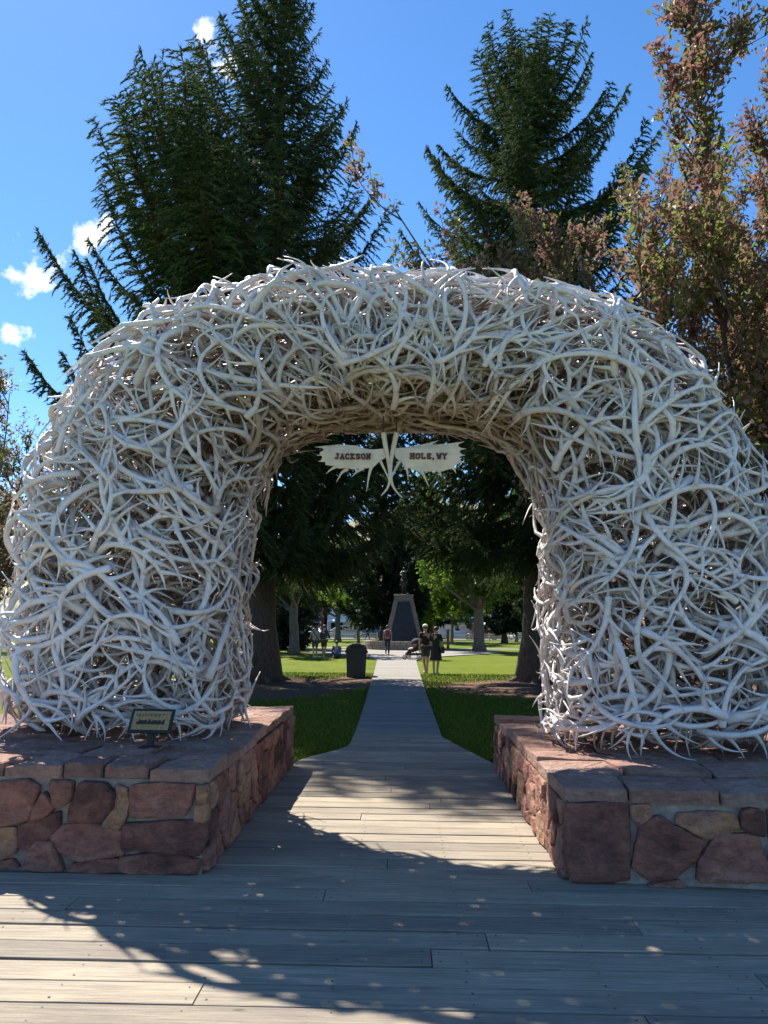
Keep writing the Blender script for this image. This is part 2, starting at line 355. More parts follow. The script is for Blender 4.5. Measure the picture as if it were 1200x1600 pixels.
def bev_box(name, dims, mat, parent=None, loc=(0, 0, 0), bev=.01, seg=2, rz=0, **k):
    bm = bmesh.new(); bmesh.ops.create_cube(bm, size=1)
    for v in bm.verts: v.co = Vector((v.co.x * dims[0], v.co.y * dims[1], v.co.z * dims[2]))
    if bev: bmesh.ops.bevel(bm, geom=list(bm.edges), offset=bev, segments=seg, affect='EDGES', profile=.5)
    return bm_obj(name, bm, mat, parent, loc, rz, **k)
def bm_obj(name, bm, mat, parent=None, loc=(0, 0, 0), rz=0, smooth=False, **k):
    me = bpy.data.meshes.new(name); bmesh.ops.recalc_face_normals(bm, faces=bm.faces); bm.to_mesh(me); bm.free()
    me.materials.append(MATS[mat])
    if smooth: me.polygons.foreach_set('use_smooth', [True] * len(me.polygons))
    return link(name, me, parent, loc, rz, **k)
def prism(outline, d0, d1, axis='y'):
    """outline [(u,v)] extruded along an axis; returns bmesh"""
    bm = bmesh.new()
    mk = {'y': lambda u, v, d: (u, d, v), 'x': lambda u, v, d: (d, u, v), 'z': lambda u, v, d: (u, v, d)}[axis]
    a = [bm.verts.new(mk(u, v, d0)) for u, v in outline]; b = [bm.verts.new(mk(u, v, d1)) for u, v in outline]
    n = len(outline)
    for i in range(n): bm.faces.new((a[i], a[(i + 1) % n], b[(i + 1) % n], b[i]))
    fa = bm.faces.new(a); fb = bm.faces.new(b[::-1])
    bmesh.ops.triangulate(bm, faces=[fa, fb])
    return bm
def copy_thing(o, loc=None, rz=None, label=None, group=None):
    def cp(x, par):
        c = x.copy(); COL.objects.link(c)
        if par: c.parent = par
        for ch in x.children: cp(ch, c)
        return c
    c = cp(o, None)
    if loc is not None: c.location = loc
    if rz is not None: c.rotation_euler = (0, 0, rz)
    if label: c['label'] = label
    if group: c['group'] = group
    return c

# ================================================================== GROUND
def ground():
    xs = np.concatenate([[-3000, -800, -250, -100], np.linspace(-40, 40, 41), [100, 250, 800, 3000]])
    ys = np.concatenate([[-600, -100], np.linspace(-10, 90, 51), [130, 200, 400, 1000, 3500]])
    X, Y = np.meshgrid(xs, ys); Z = np.full_like(X, -.06)
    n, m = X.shape; i, j = np.meshgrid(np.arange(n - 1), np.arange(m - 1), indexing='ij'); i = i.ravel(); j = j.ravel()
    Q = np.stack([i * m + j, i * m + j + 1, (i + 1) * m + j + 1, (i + 1) * m + j], 1)
    link('lawn_ground', make_mesh('lawn_ground', np.stack([X.ravel(), Y.ravel(), Z.ravel()], 1), Q, mats=['lawn_turf']), kind='structure')
ground()
def path():
    L = [(-.72, 12.02), (-.78, 16), (-.86, 20), (-1.05, 30), (-1.25, 39), (-1.9, 43), (-4.5, 48), (-6.5, 52), (-6.5, 57)]
    Rt = [(.60, 12.02), (.60, 16), (.60, 20), (.64, 30), (.7, 39), (1.4, 43), (4.2, 48), (6.5, 52), (6.5, 57)]
    V = []; Q = []
    for (a, b), (c, d) in zip(L, Rt): V += [(a, b, -.012), (c, d, -.012), (a, b, -.07), (c, d, -.07)]
    for i in range(len(L) - 1):
        k = 4 * i; Q += [(k, k + 1, k + 5, k + 4), (k + 2, k, k + 4, k + 6), (k + 1, k + 3, k + 7, k + 5)]
    link('path', make_mesh('path', V, Q, smooth=False, mats=['grey_path_boards']), kind='structure')
    # cross street and kerb beyond the square
    V, Q = box(-300, 300, 104, 122, -.2, -.052); link('road', make_mesh('road', V, Q, smooth=False, mats=['asphalt']), kind='structure')
    V, Q = box(-300, 300, 101.2, 104, -.2, .05); link('pavement', make_mesh('pavement', V, Q, smooth=False, mats=['mortar']), kind='structure')
    V, Q = box(-40, 40, 61.0, 63.5, -.2, -.04); link('cross_path', make_mesh('cross_path', V, Q, smooth=False, mats=['grey_path_boards']), kind='structure')
path()
def hill():
    nx, ny = 90, 24; V = []; 
    for j in range(ny):
        for i in range(nx):
            a = radians(-75 + 150 * i / (nx - 1)); t = j / (ny - 1); r = 330 + 900 * t
            ridge = 165 + 40 * sin(3.1 * a + .6) + 22 * sin(9 * a) + 10 * sin(23 * a + 1)
            h = ridge * (t ** 1.25) * (1 + .06 * sin(17 * a + 9 * t)) - 1
            V.append((r * sin(a), r * cos(a), h))
    Q = [(j * nx + i, j * nx + i + 1, (j + 1) * nx + i + 1, (j + 1) * nx + i) for j in range(ny - 1) for i in range(nx - 1)]
    link('hills', make_mesh('hills', V, Q, mats=['dry_hillside']), kind='structure')
hill()

# ================================================================== BOARDWALK
def boardwalk():
    root = link('boardwalk', None, None, (0, 0, 0), kind='structure')
    rng = random.Random(3); pitch = .2155; gap = .012
    def edges(y):
        if y < 5.15: return -6.5, 6.5
        if y < 9.3: return -1.36, 1.14
        t = min(1, (y - 9.3) / 1.7); t = t * t * (3 - 2 * t)
        return -1.29 + .57 * t, 1.09 - .5 * min(1, max(0, (y - 9.6) / 2.2))
    y = 1.80; row = 0
    while y < 11.98:
        x0, x1 = edges(y + pitch / 2); 
        cuts = [x0]
        if x1 - x0 > 3:
            c = x0 + rng.uniform(1.2, 4.2)
            while c < x1 - .6: cuts.append(c); c += rng.uniform(2.4, 4.6)
        elif rng.random() < .35: cuts.append(x0 + (x1 - x0) * rng.uniform(.3, .7))
        cuts.append(x1)
        for a, b in zip(cuts[:-1], cuts[1:]):
            a2 = a + .003; b2 = b - .003; Ln = b2 - a2; w = pitch - gap - rng.uniform(0, .004); dz = rng.uniform(-.003, .003); bv = .006
            prof = [(-w / 2, -.04), (-w / 2, -bv), (-w / 2 + bv * .5, -bv * .25), (-w / 2 + bv * 1.3, 0), (w / 2 - bv * 1.3, 0), (w / 2 - bv * .5, -bv * .25), (w / 2, -bv), (w / 2, -.04)]
            V = []; ns = max(2, int(Ln / .7) + 1); wob = [rng.uniform(-.0018, .0018) for _ in range(ns)]; cup = rng.uniform(-.002, .0015)
            for i in range(ns):
                x = -Ln / 2 + Ln * i / (ns - 1)
                for (u, v) in prof:
                    ex = 0
                    if y > 9.2 and i == 0 and a == x0: ex = edges(y + pitch / 2 + u)[0] - x0
                    if y > 9.2 and i == ns - 1 and b == x1: ex = edges(y + pitch / 2 + u)[1] - x1
                    V.append((x + ex, u + wob[i], v + wob[i] * .6 + cup * (u / (w / 2)) ** 2))
            Q = []; k = len(prof)
            for i in range(ns - 1):
                for j in range(k - 1): Q.append((i * k + j, (i + 1) * k + j, (i + 1) * k + j + 1, i * k + j + 1))
            Q += [(0, 1, 6, 7), (1, 2, 5, 6), (2, 3, 4, 5)]; e = (ns - 1) * k; Q += [(e + 7, e + 6, e + 1, e), (e + 6, e + 5, e + 2, e + 1), (e + 5, e + 4, e + 3, e + 2)]
            mi = [0] * len(Q); T = []
            nx = -Ln / 2 + .035; nails = []
            jo = [-6.4 + .61 * q for q in range(22)]
            cand = [-Ln / 2 + .04, Ln / 2 - .04] + [q - (a2 + b2) / 2 for q in jo if a2 + .12 < q < b2 - .12]
            for q in cand:
                for v in (-w * .28, w * .28):
                    nails.append((q + rng.uniform(-.012, .012), v + rng.uniform(-.008, .008)))
            for (qx, qy) in nails:
                b0 = len(V); rr = rng.uniform(.0045, .007)
                for h in range(6): V.append((qx + rr * cos(h * pi / 3), qy + rr * sin(h * pi / 3), .0022))
                Q += [(b0, b0 + 1, b0 + 2, b0 + 3), (b0, b0 + 3, b0 + 4, b0 + 5)]; mi += [1, 1]
            me = make_mesh('plank', V, Q, smooth=False, mats=['weathered_plank', 'nail_rust'], midx=mi)
            o = link('plank', me, root, ((a2 + b2) / 2, y + pitch / 2, dz))
            o.rotation_euler = (rng.uniform(-.004, .004), rng.uniform(-.0006, .0006), rng.uniform(-.0008, .0008))
        y += pitch; row += 1
    g = Geo()
    for q in range(22): V, F = box(-6.45 + .61 * q, -6.41 + .61 * q + .04, 1.7, 5.2, -.2, -.043); g.add(V, F)
    for q in (-1.0, -.4, .2, .8): V, F = box(q, q + .05, 5.2, 9.4, -.2, -.043); g.add(V, F)
    V, F = box(-7, 7, 1.6, 5.16, -.4, -.12); g.add(V, F)
    V, F = box(-1.28, 1.05, 5.16, 9.25, -.4, -.12); g.add(V, F)
    g.obj('joist', 'joist_wood', root, smooth=False)
boardwalk()

# ================================================================== STONE PEDESTALS
def clip_poly(P, n, d):
    out = []
    for i in range(len(P)):
        a, b = P[i], P[(i + 1) % len(P)]; da = a[0] * n[0] + a[1] * n[1] - d; db = b[0] * n[0] + b[1] * n[1] - d
        if da <= 0: out.append(a)
        if da * db < 0:
            t = da / (da - db); out.append((a[0] + t * (b[0] - a[0]), a[1] + t * (b[1] - a[1])))
    return out
def voronoi(seeds, rect):
    x0, y0, x1, y1 = rect; res = []
    for i, s in enumerate(seeds):
        P = [(x0, y0), (x1, y0), (x1, y1), (x0, y1)]
        for j, q in enumerate(seeds):
            if i == j: continue
            n = (q[0] - s[0], q[1] - s[1]); d = (q[0] ** 2 + q[1] ** 2 - s[0] ** 2 - s[1] ** 2) / 2
            P = clip_poly(P, n, d)
            if len(P) < 3: break
        if len(P) >= 3: res.append(P)
    return res
def area(P): return .5 * abs(sum(P[i][0] * P[(i + 1) % len(P)][1] - P[(i + 1) % len(P)][0] * P[i][1] for i in range(len(P))))
def stone_mesh(P, rng, proud=.045, shrink=.012, back=.05, rough=1.0, cham=.1):
    """P: outline in the face plane (u,v); returns verts (u,v,out) with a rough, slightly domed face"""
    P = np.array(P, float)
    if np.sum(P[:, 0] * np.roll(P[:, 1], -1) - np.roll(P[:, 0], -1) * P[:, 1]) < 0: P = P[::-1]
    c = P.mean(0); n = len(P); pts = []
    # resample with cut corners
    per = np.linalg.norm(np.roll(P, -1, 0) - P, axis=1); Lt = per.sum(); step = max(.05, Lt / 18)
    for i in range(n):
        a, b = P[i], P[(i + 1) % n]; k = max(1, int(round(per[i] / step))); cf = min(.32, .035 / max(per[i], 1e-3)) * cham / .1
        ts = np.linspace(cf, 1 - cf, k + 1) if k > 0 else [.5]
        for t in ts: pts.append(a + (b - a) * t)
    P = np.array(pts); d = c - P; ln = np.linalg.norm(d, axis=1, keepdims=True) + 1e-6
    size = ln.mean()
    P = P + d / ln * (shrink + R_.uniform(-.3, .3, (len(P), 1)) * shrink * rough)
    m = len(P); rings = []; off = Vector((rng.uniform(0, 90), rng.uniform(0, 90), rng.uniform(0, 90)))
    tx, ty = R_.uniform(-.10, .10, 2) * rough
    def hgt(q): 
        p = Vector((q[0] * 6.0, q[1] * 6.0, 0)) + off; p2 = Vector((q[0] * 19.0, q[1] * 19.0, 4)) + off
        return (mnoise.noise(p) * .020 + mnoise.noise(p2) * .010) * rough
    def ring(sc, h, amp):
        q = c + (P - c) * sc + R_.uniform(-1, 1, (m, 2)) * .012 * size
        z = h + tx * (q[:, 0] - c[0]) + ty * (q[:, 1] - c[1]) + amp * np.array([hgt(w) for w in q])
        return np.column_stack([q, z])
    rings.append(np.column_stack([c + (P - c) * 1.0, np.full(m, -back)]))
    e1 = min(.10, .012 / size)
    rings.append(ring(1.0, proud * .55, .35)); rings.append(ring(1 - e1, proud * .92, .8))
    for sc in (.80, .60, .40, .20): rings.append(ring(sc, proud, 1.0))
    V = np.concatenate(rings + [[[c[0], c[1], proud + hgt(c)]]]); Q = []; T = []
    for r in range(len(rings) - 1):
        for j in range(m): Q.append((r * m + j, r * m + (j + 1) % m, (r + 1) * m + (j + 1) % m, (r + 1) * m + j))
    k = (len(rings) - 1) * m
    for j in range(m): T.append((k + j, k + (j + 1) % m, len(V) - 1))
    return V, Q, T
def wall_face(root, A, B, zt, stones, rng, fill=None, outward=None, seeds_n=18, tones=None):
    A = np.array(A, float); B = np.array(B, float); d = B - A; Ln = np.hypot(*d); d /= Ln; nrm = np.array([d[1], -d[0]])
    polys = [list(p) for p in stones]
    if fill:
        u0, u1 = fill; nn = seeds_n; best = []
        for k in range(nn):                                      # spread seeds
            cand = [(rng.uniform(u0, u1), rng.uniform(0.0, zt)) for _ in range(18)]
            best.append(max(cand, key=lambda c: min([((c[0] - q[0]) * .72) ** 2 + (c[1] - q[1]) ** 2 for q in best] + [9])))
        polys += [p for p in voronoi(best, (u0, 0.0, u1, zt)) if area(p) > .004]
    for ip, p in enumerate(polys):
        V, Q, T = stone_mesh(p, rng, proud=rng.uniform(.022, .045) if p in stones else rng.uniform(.012, .034), shrink=-.017 if p in stones else rng.uniform(.003, .011), cham=.035 if p in stones else .06)
        c = V.mean(0)
        W_ = np.column_stack([A[0] + d[0] * V[:, 0] + nrm[0] * V[:, 2], A[1] + d[1] * V[:, 0] + nrm[1] * V[:, 2], np.maximum(V[:, 1], .002)])
        o0 = W_.mean(0); me = make_mesh('stone', W_ - o0, Q, T, smooth=False, mats=['red_sandstone']); ob = link('stone', me, root, o0)
        cv = tones[ip] if tones and ip < len(tones) else rng.random(); ob.color = (cv, cv, cv, 1)
def caps(root, foot, zt, th, rng, front_seeds, inner_x, rest):
    xs = [p[0] for p in foot]; ys = [p[1] for p in foot]
    seeds = front_seeds + rest
    for P in voronoi(seeds, (min(xs), min(ys), max(xs), max(ys))):
        Q_ = P
        for i in range(len(foot)):                               # clip to the footprint
            a, b = foot[i], foot[(i + 1) % len(foot)]; n = (b[1] - a[1], -(b[0] - a[0])); Q_ = clip_poly(Q_, n, a[0] * n[0] + a[1] * n[1])
            if len(Q_) < 3: break
        if len(Q_) < 3 or area(Q_) < .01: continue
        V, Q, T = stone_mesh(Q_, rng, proud=.012, shrink=.010, back=th, rough=.55, cham=.04)
        h = rng.uniform(-.012, .014); W_ = V.copy(); W_[:, 2] += zt + h; W_[:, 2] = np.where(V[:, 2] > -th * .5, W_[:, 2] + R_.uniform(-.006, .006, len(W_)), W_[:, 2])
        o0 = W_.mean(0); ob = link('capstone', make_mesh('capstone', W_ - o0, Q, T, smooth=False, mats=['cap_sandstone']), root, o0); cv = rng.random(); ob.color = (cv, cv, cv, 1)
ST_L = [[(1.51, .54), (1.7, .57), (1.78, .52), (1.74, .33), (1.54, .28), (1.46, .29), (1.39, .41), (1.42, .53)], [(1.86, .56), (2.01, .56), (2.01, .47), (1.95, .41), (1.91, .42)], [(1.82, .49), (1.9, .4), (1.82, .34), (1.76, .33)],
        [(2.08, .56), (2.23, .55), (2.3, .49), (2.29, .41), (2.23, .32), (2.0, .32), (2.02, .42)], [(2.31, .54), (2.38, .52), (2.4, .43), (2.37, .3), (2.34, .28), (2.24, .31), (2.31, .41)], [(2.42, .55), (2.84, .56), (2.8, .42), (2.77, .37), (2.43, .35)],
        [(2.86, .55), (2.92, .55), (2.92, .46), (2.87, .46)], [(2.86, .43), (2.92, .44), (2.92, .34), (2.85, .34)], [(2.39, .31), (2.92, .33), (2.92, .23), (2.87, .12), (2.72, .14), (2.39, .15)], [(2.38, .1), (2.68, .13), (2.88, .09), (2.87, .01), (2.45, .0), (2.37, .02)],
        [(1.96, .28), (2.15, .3), (2.38, .26), (2.38, .12), (2.08, .08), (1.96, .13), (1.89, .21)], [(1.54, .25), (1.65, .26), (1.66, .12), (1.56, .07), (1.47, .09), (1.47, .23)], [(1.68, .28), (1.83, .33), (1.93, .37), (1.94, .3), (1.89, .23), (1.75, .13), (1.68, .16)],
        [(1.8, .17), (1.9, .18), (1.98, .01), (1.72, .01), (1.76, .12)], [(2.07, .06), (2.36, .09), (2.37, .01), (2.03, .0)], [(1.56, .05), (1.63, .07), (1.68, .02), (1.56, .02), (1.45, .02), (1.45, .06)]]
ST_R = [[(.02, .47), (.38, .49), (.4, .46), (.38, .03), (.22, .02), (.03, .02), (.01, .13), (.005, .27)], [(.42, .47), (.53, .48), (.53, .42), (.46, .36), (.43, .41)], [(.48, .35), (.59, .42), (.69, .35), (.84, .28), (.8, .17), (.66, .06), (.51, .04), (.42, .11), (.45, .25)],
        [(.71, .44), (1.04, .45), (1.07, .37), (.95, .31), (.85, .31), (.7, .38)], [(1.1, .47), (1.21, .47), (1.22, .33), (1.1, .37)], [(.9, .26), (.97, .32), (1.17, .32), (1.22, .17), (1.22, .06), (.81, .05), (.83, .17)], [(.53, .01), (.68, .04), (.72, .0), (.51, .0)]]
def pedestals():
    for side, foot, zt, label in (('L', [(-4.2, 5.33), (-1.28, 5.25), (-1.29, 9.30), (-4.2, 9.35)], .575, 'red sandstone pedestal with grey mortar carrying the plaque and one leg of the antler arch'),
                                  ('R', [(1.06, 5.24), (4.2, 4.95), (4.2, 9.3), (1.09, 9.26)], .495, 'low red sandstone pedestal without a plaque, its inner corner in sunlight')):
        rng = random.Random(11 if side == 'L' else 12)
        cx = sum(p[0] for p in foot) / 4; root = empty('stone_pedestal', (0, 0, 0), label, 'pedestal', group='stone pedestals of the arch')
        ins = .022
        bm = prism([(foot[0][0] + ins, foot[0][1] + ins), (foot[1][0] - ins, foot[1][1] + ins), (foot[2][0] - ins, foot[2][1] - ins), (foot[3][0] + ins, foot[3][1] - ins)], -.2, zt + .012, 'z')
        bmesh.ops.subdivide_edges(bm, edges=list(bm.edges), cuts=5, use_grid_fill=True)
        for v in bm.verts: v.co += Vector((random.uniform(-.006, .006), random.uniform(-.006, .006), 0))
        bm_obj('mortar', bm, 'mortar', root)
        if side == 'L':
            wall_face(root, foot[0], foot[1], zt, ST_L, rng, fill=(0, 1.36), seeds_n=11, tones=[.4, .35, .5, .0, .95, .42, .8, .9, .1, .25, .5, 1, .2, .6, .3, .5])
            wall_face(root, foot[1], foot[2], zt, [], rng, fill=(.02, 4.05), seeds_n=40)
            fs = [(-3.9, 5.5), (-3.3, 5.45), (-2.85, 5.5), (-2.42, 5.42), (-2.12, 5.44), (-1.88, 5.46), (-1.46, 5.44)]
            rest = [(-1.62, 5.95), (-2.1, 5.95), (-2.7, 5.98), (-3.4, 6.0), (-1.5, 6.6), (-1.55, 7.3), (-1.42, 7.75), (-1.55, 8.2), (-1.5, 8.9), (-2.3, 6.8), (-3.2, 7), (-2.2, 8.2), (-3.4, 8.4), (-2.4, 9), (-3.9, 7.5)]
        else:
            wall_face(root, foot[0], foot[1], zt, ST_R, rng, fill=(1.245, 3.15), seeds_n=12, tones=[.15, .75, .25, .9, .05, .55, .6])
            wall_face(root, foot[3], foot[0], zt, [], rng, fill=(0, 4.0), seeds_n=40)
            fs = [(1.22, 5.42), (1.75, 5.36), (2.35, 5.28), (2.9, 5.25), (3.6, 5.2)]
            rest = [(1.25, 5.95), (1.9, 6.0), (2.6, 5.85), (3.4, 5.8), (1.3, 6.5), (1.28, 7.1), (1.35, 7.8), (1.3, 8.5), (1.35, 9), (2.1, 6.8), (3, 6.8), (2.2, 7.9), (3.2, 8.1), (2.2, 8.9), (3.6, 9)]
        wall_face(root, foot[1] if side == 'R' else foot[2], foot[2] if side == 'R' else foot[3], zt, [], rng, fill=(0, 4.3 if side == 'R' else 2.9), seeds_n=24)
        ov = .018
        f2 = [(foot[0][0] - ov, foot[0][1] - ov), (foot[1][0] + ov, foot[1][1] - ov), (foot[2][0] + ov, foot[2][1] + ov), (foot[3][0] - ov, foot[3][1] + ov)]
        caps(root, f2, zt + .078, .07, rng, fs, None, rest)
pedestals()
Z_L, Z_R = .665, .585     # tops

# ================================================================== ANTLER ARCH
PAIRS = [((-1.50, .60), (-3.46, .60)), ((-1.50, 1.5), (-3.50, 1.6)), ((-1.50, 2.3), (-3.44, 2.7)), ((-1.44, 2.85), (-3.14, 3.58)), ((-1.18, 3.32), (-2.52, 4.36)),
         ((-.72, 3.54), (-1.58, 4.76)), ((-.07, 3.58), (-.1, 4.86)), ((.60, 3.54), (1.45, 4.72)), ((1.05, 3.32), (2.44, 4.22)), ((1.30, 2.85), (2.98, 3.45)), ((1.34, 2.3), (3.26, 2.6)), ((1.34, 1.5), (3.36, 1.6)), ((1.34, .55), (3.34, .55))]
Y_MID, HV = 7.22, .83
def crom(P, m=24):
    P = np.array(P, float); E = np.concatenate([[2 * P[0] - P[1]], P, [2 * P[-1] - P[-2]]]); out = []
    for i in range(1, len(E) - 2):
        for t in np.arange(m) / m:
            a, b, c, d = E[i - 1], E[i], E[i + 1], E[i + 2]
            out.append(.5 * (2 * b + (c - a) * t + (2 * a - 5 * b + 4 * c - d) * t * t + (3 * b - a - 3 * c + d) * t ** 3))
    out.append(P[-1]); return np.array(out)
AI = crom([p[0] for p in PAIRS]); AO = crom([p[1] for p in PAIRS])
AM = (AI + AO) / 2; AH = np.linalg.norm(AO - AI, axis=1) / 2; AE = (AO - AI) / (2 * AH[:, None])
AS = np.concatenate([[0], np.cumsum(np.linalg.norm(np.diff(AM, axis=0), axis=1))]); S_TOT = AS[-1]
NSE = 3.4; _ph = np.linspace(0, 2 * pi, 721)
CU = np.sign(np.cos(_ph)) * np.abs(np.cos(_ph)) ** (2 / NSE); CV = np.sign(np.sin(_ph)) * np.abs(np.sin(_ph)) ** (2 / NSE)
CT = np.concatenate([[0], np.cumsum(np.hypot(np.diff(CU) * .98, np.diff(CV) * HV))]); T_TOT = CT[-1]
def amap(s, t, d):
    s = np.asarray(s, float); t = np.mod(t, T_TOT); sc = np.clip(s, 0, S_TOT)
    mx = np.interp(sc, AS, AM[:, 0]); mz = np.interp(sc, AS, AM[:, 1]) - np.maximum(-s, 0) - np.maximum(s - S_TOT, 0)
    h = np.interp(sc, AS, AH); ex = np.interp(sc, AS, AE[:, 0]); ez = np.interp(sc, AS, AE[:, 1])
    cu = np.interp(t, CT, CU); cv = np.interp(t, CT, CV)
    q = h * cu * (1 + d / .98)
    return np.stack([mx + ex * q, Y_MID + HV * cv * (1 + d / HV), mz + ez * q], -1)
def antler_skeleton(rng, L, kind):
    """list of (points (n,3): x along, y across, w out; radii)"""
    parts = []
    n = 14; bend = rng.uniform(.7, 1.8) * rng.choice([-1, 1]); tt = np.linspace(0, 1, n); side = np.sign(bend) * (-1 if rng.random() < .8 else 1)
    spots = [(.07, .30), (.19, .27), (.42, .27), (.61, .40), (.78, .32)]
    if kind == 1: spots = [(.08, .27), (.42, .32), (.66, .42), (.80, .26)]
    if kind == 2: spots = [(.06, .32), (.18, .28), (.40, .26), (.58, .42), (.70, .36), (.82, .26)]
    spots = [q for q in spots if rng.random() > .10]
    th = -bend * .45 + bend * tt ** rng.uniform(.8, 1.3)
    for (t0, ln) in spots: th = th - side * rng.uniform(.05, .26) * (tt > t0)          # beam kinks away from every tine
    ds = L / (n - 1); x = np.concatenate([[0], np.cumsum(np.cos(th[:-1]) * ds)]); y = np.concatenate([[0], np.cumsum(np.sin(th[:-1]) * ds)])
    w = .06 * np.sin(np.linspace(0, pi * rng.uniform(.7, 1.6), n) + rng.uniform(0, 1)) * rng.uniform(-1, 1)
    if rng.random() < .85: w = w - .13 * np.clip(1 - tt / .30, 0, 1) ** 1.4                 # burr end tucked into the tangle
    x -= x.mean(); y -= y.mean()
    r0_ = rng.uniform(.0225, .0315) * (L / 1.0) ** .5
    r = r0_ * (1 - .30 * tt - .55 * tt ** 3); r[-1] = .005; r[-2] = min(r[-2], .014)
    for (t0, ln) in spots: r = r * (1 + .36 * np.exp(-((tt - t0 - .015) / .045) ** 2))
    r[0] *= 1.28; r[1] *= 1.04
    P = np.column_stack([x, y, w]); d0 = P[0] - P[1]; d0 = d0 / np.linalg.norm(d0)
    parts.append((np.concatenate([[P[0] + d0 * r0_ * .75], [P[0] + d0 * r0_ * .45], P]), np.concatenate([[r0_ * .45, r0_ * 1.08], r])))
    for (t0, ln) in spots:
        ln = ln * rng.uniform(.8, 1.42) * L
        i = t0 * (n - 1); k = int(i); f = i - k; p0 = P[k] * (1 - f) + P[k + 1] * f; a0 = th[k] + side * rng.uniform(.55, 1.15); m = 8
        cb = -side * rng.uniform(.4, 1.6) if rng.random() < .75 else side * rng.uniform(.3, .9)
        u = np.linspace(0, 1, m); aa = a0 + cb * u; dl = ln / (m - 1)
        qx = p0[0] + np.concatenate([[0], np.cumsum(np.cos(aa[:-1]) * dl)]); qy = p0[1] + np.concatenate([[0], np.cumsum(np.sin(aa[:-1]) * dl)])
        qw = p0[2] + rng.uniform(-.13, .12) * u ** 1.4 * (ln / .3)
        rb = r0_ * (1 - .25 * t0)
        rr = rb * (.50 * np.exp(-u / .13) + .72 * (1 - u ** 1.9) ** .85 * (1 - .25 * u) + .03); rr[-1] = .0035
        parts.append((np.column_stack([qx, qy, qw]), rr))
    return parts
def build_antler(g, rng, s0, t0, d0, phi, L, kind, wrap, tint, hi, ly=0):
    sk = antler_skeleton(rng, L, kind)
    e = .04
    pc = amap(s0, t0, d0); ps = (amap(s0 + e, t0, d0) - amap(s0 - e, t0, d0)) / (2 * e); pt = (amap(s0, t0 + e, d0) - amap(s0, t0 - e, d0)) / (2 * e)
    vs = np.linalg.norm(ps); vt = np.linalg.norm(pt); us = ps / vs; ut = pt / vt; nn = np.cross(us, ut); nn /= np.linalg.norm(nn)
    vs = max(vs, .35); c, s_ = cos(phi), sin(phi)
    mid = np.array([np.interp(s0, AS, AM[:, 0]), Y_MID, np.interp(s0, AS, AM[:, 1])])
    if nn @ (pc - mid) < 0: nn = -nn
    done = []; lift = 0
    for (P, r) in sk:
        ls = P[:, 0] * c - P[:, 1] * s_; lt = P[:, 0] * s_ + P[:, 1] * c
        wr = amap(s0 + ls / vs, t0 + lt / vt, d0 + P[:, 2])
        tg = pc + us * ls[:, None] + ut * lt[:, None] + nn * P[:, 2][:, None]
        Q = wr * wrap + tg * (1 - wrap)
        zmin = (Z_L if Q[0, 0] < 0 else Z_R) + r * .9
        lift = max(lift, float(np.max(zmin - Q[:, 2]))); done.append((P, r, Q, zmin))
    for (P, r, Q, zmin) in done:
        Q[:, 2] = np.maximum(Q[:, 2] + min(lift, .35), zmin)
        big = len(P) > 9
        if not hi:
            idx = np.unique(np.round(np.linspace(0, len(P) - 1, (11 if big else 6) if ly < 2 else (8 if big else 4))).astype(int)); Q = Q[idx]; r = r[idx]
        V, F, T = tube(Q, r, (8 if big else 7) if hi else ((6 if big else 5) if ly < 2 else 4)); g.add(V, F, T, tint)
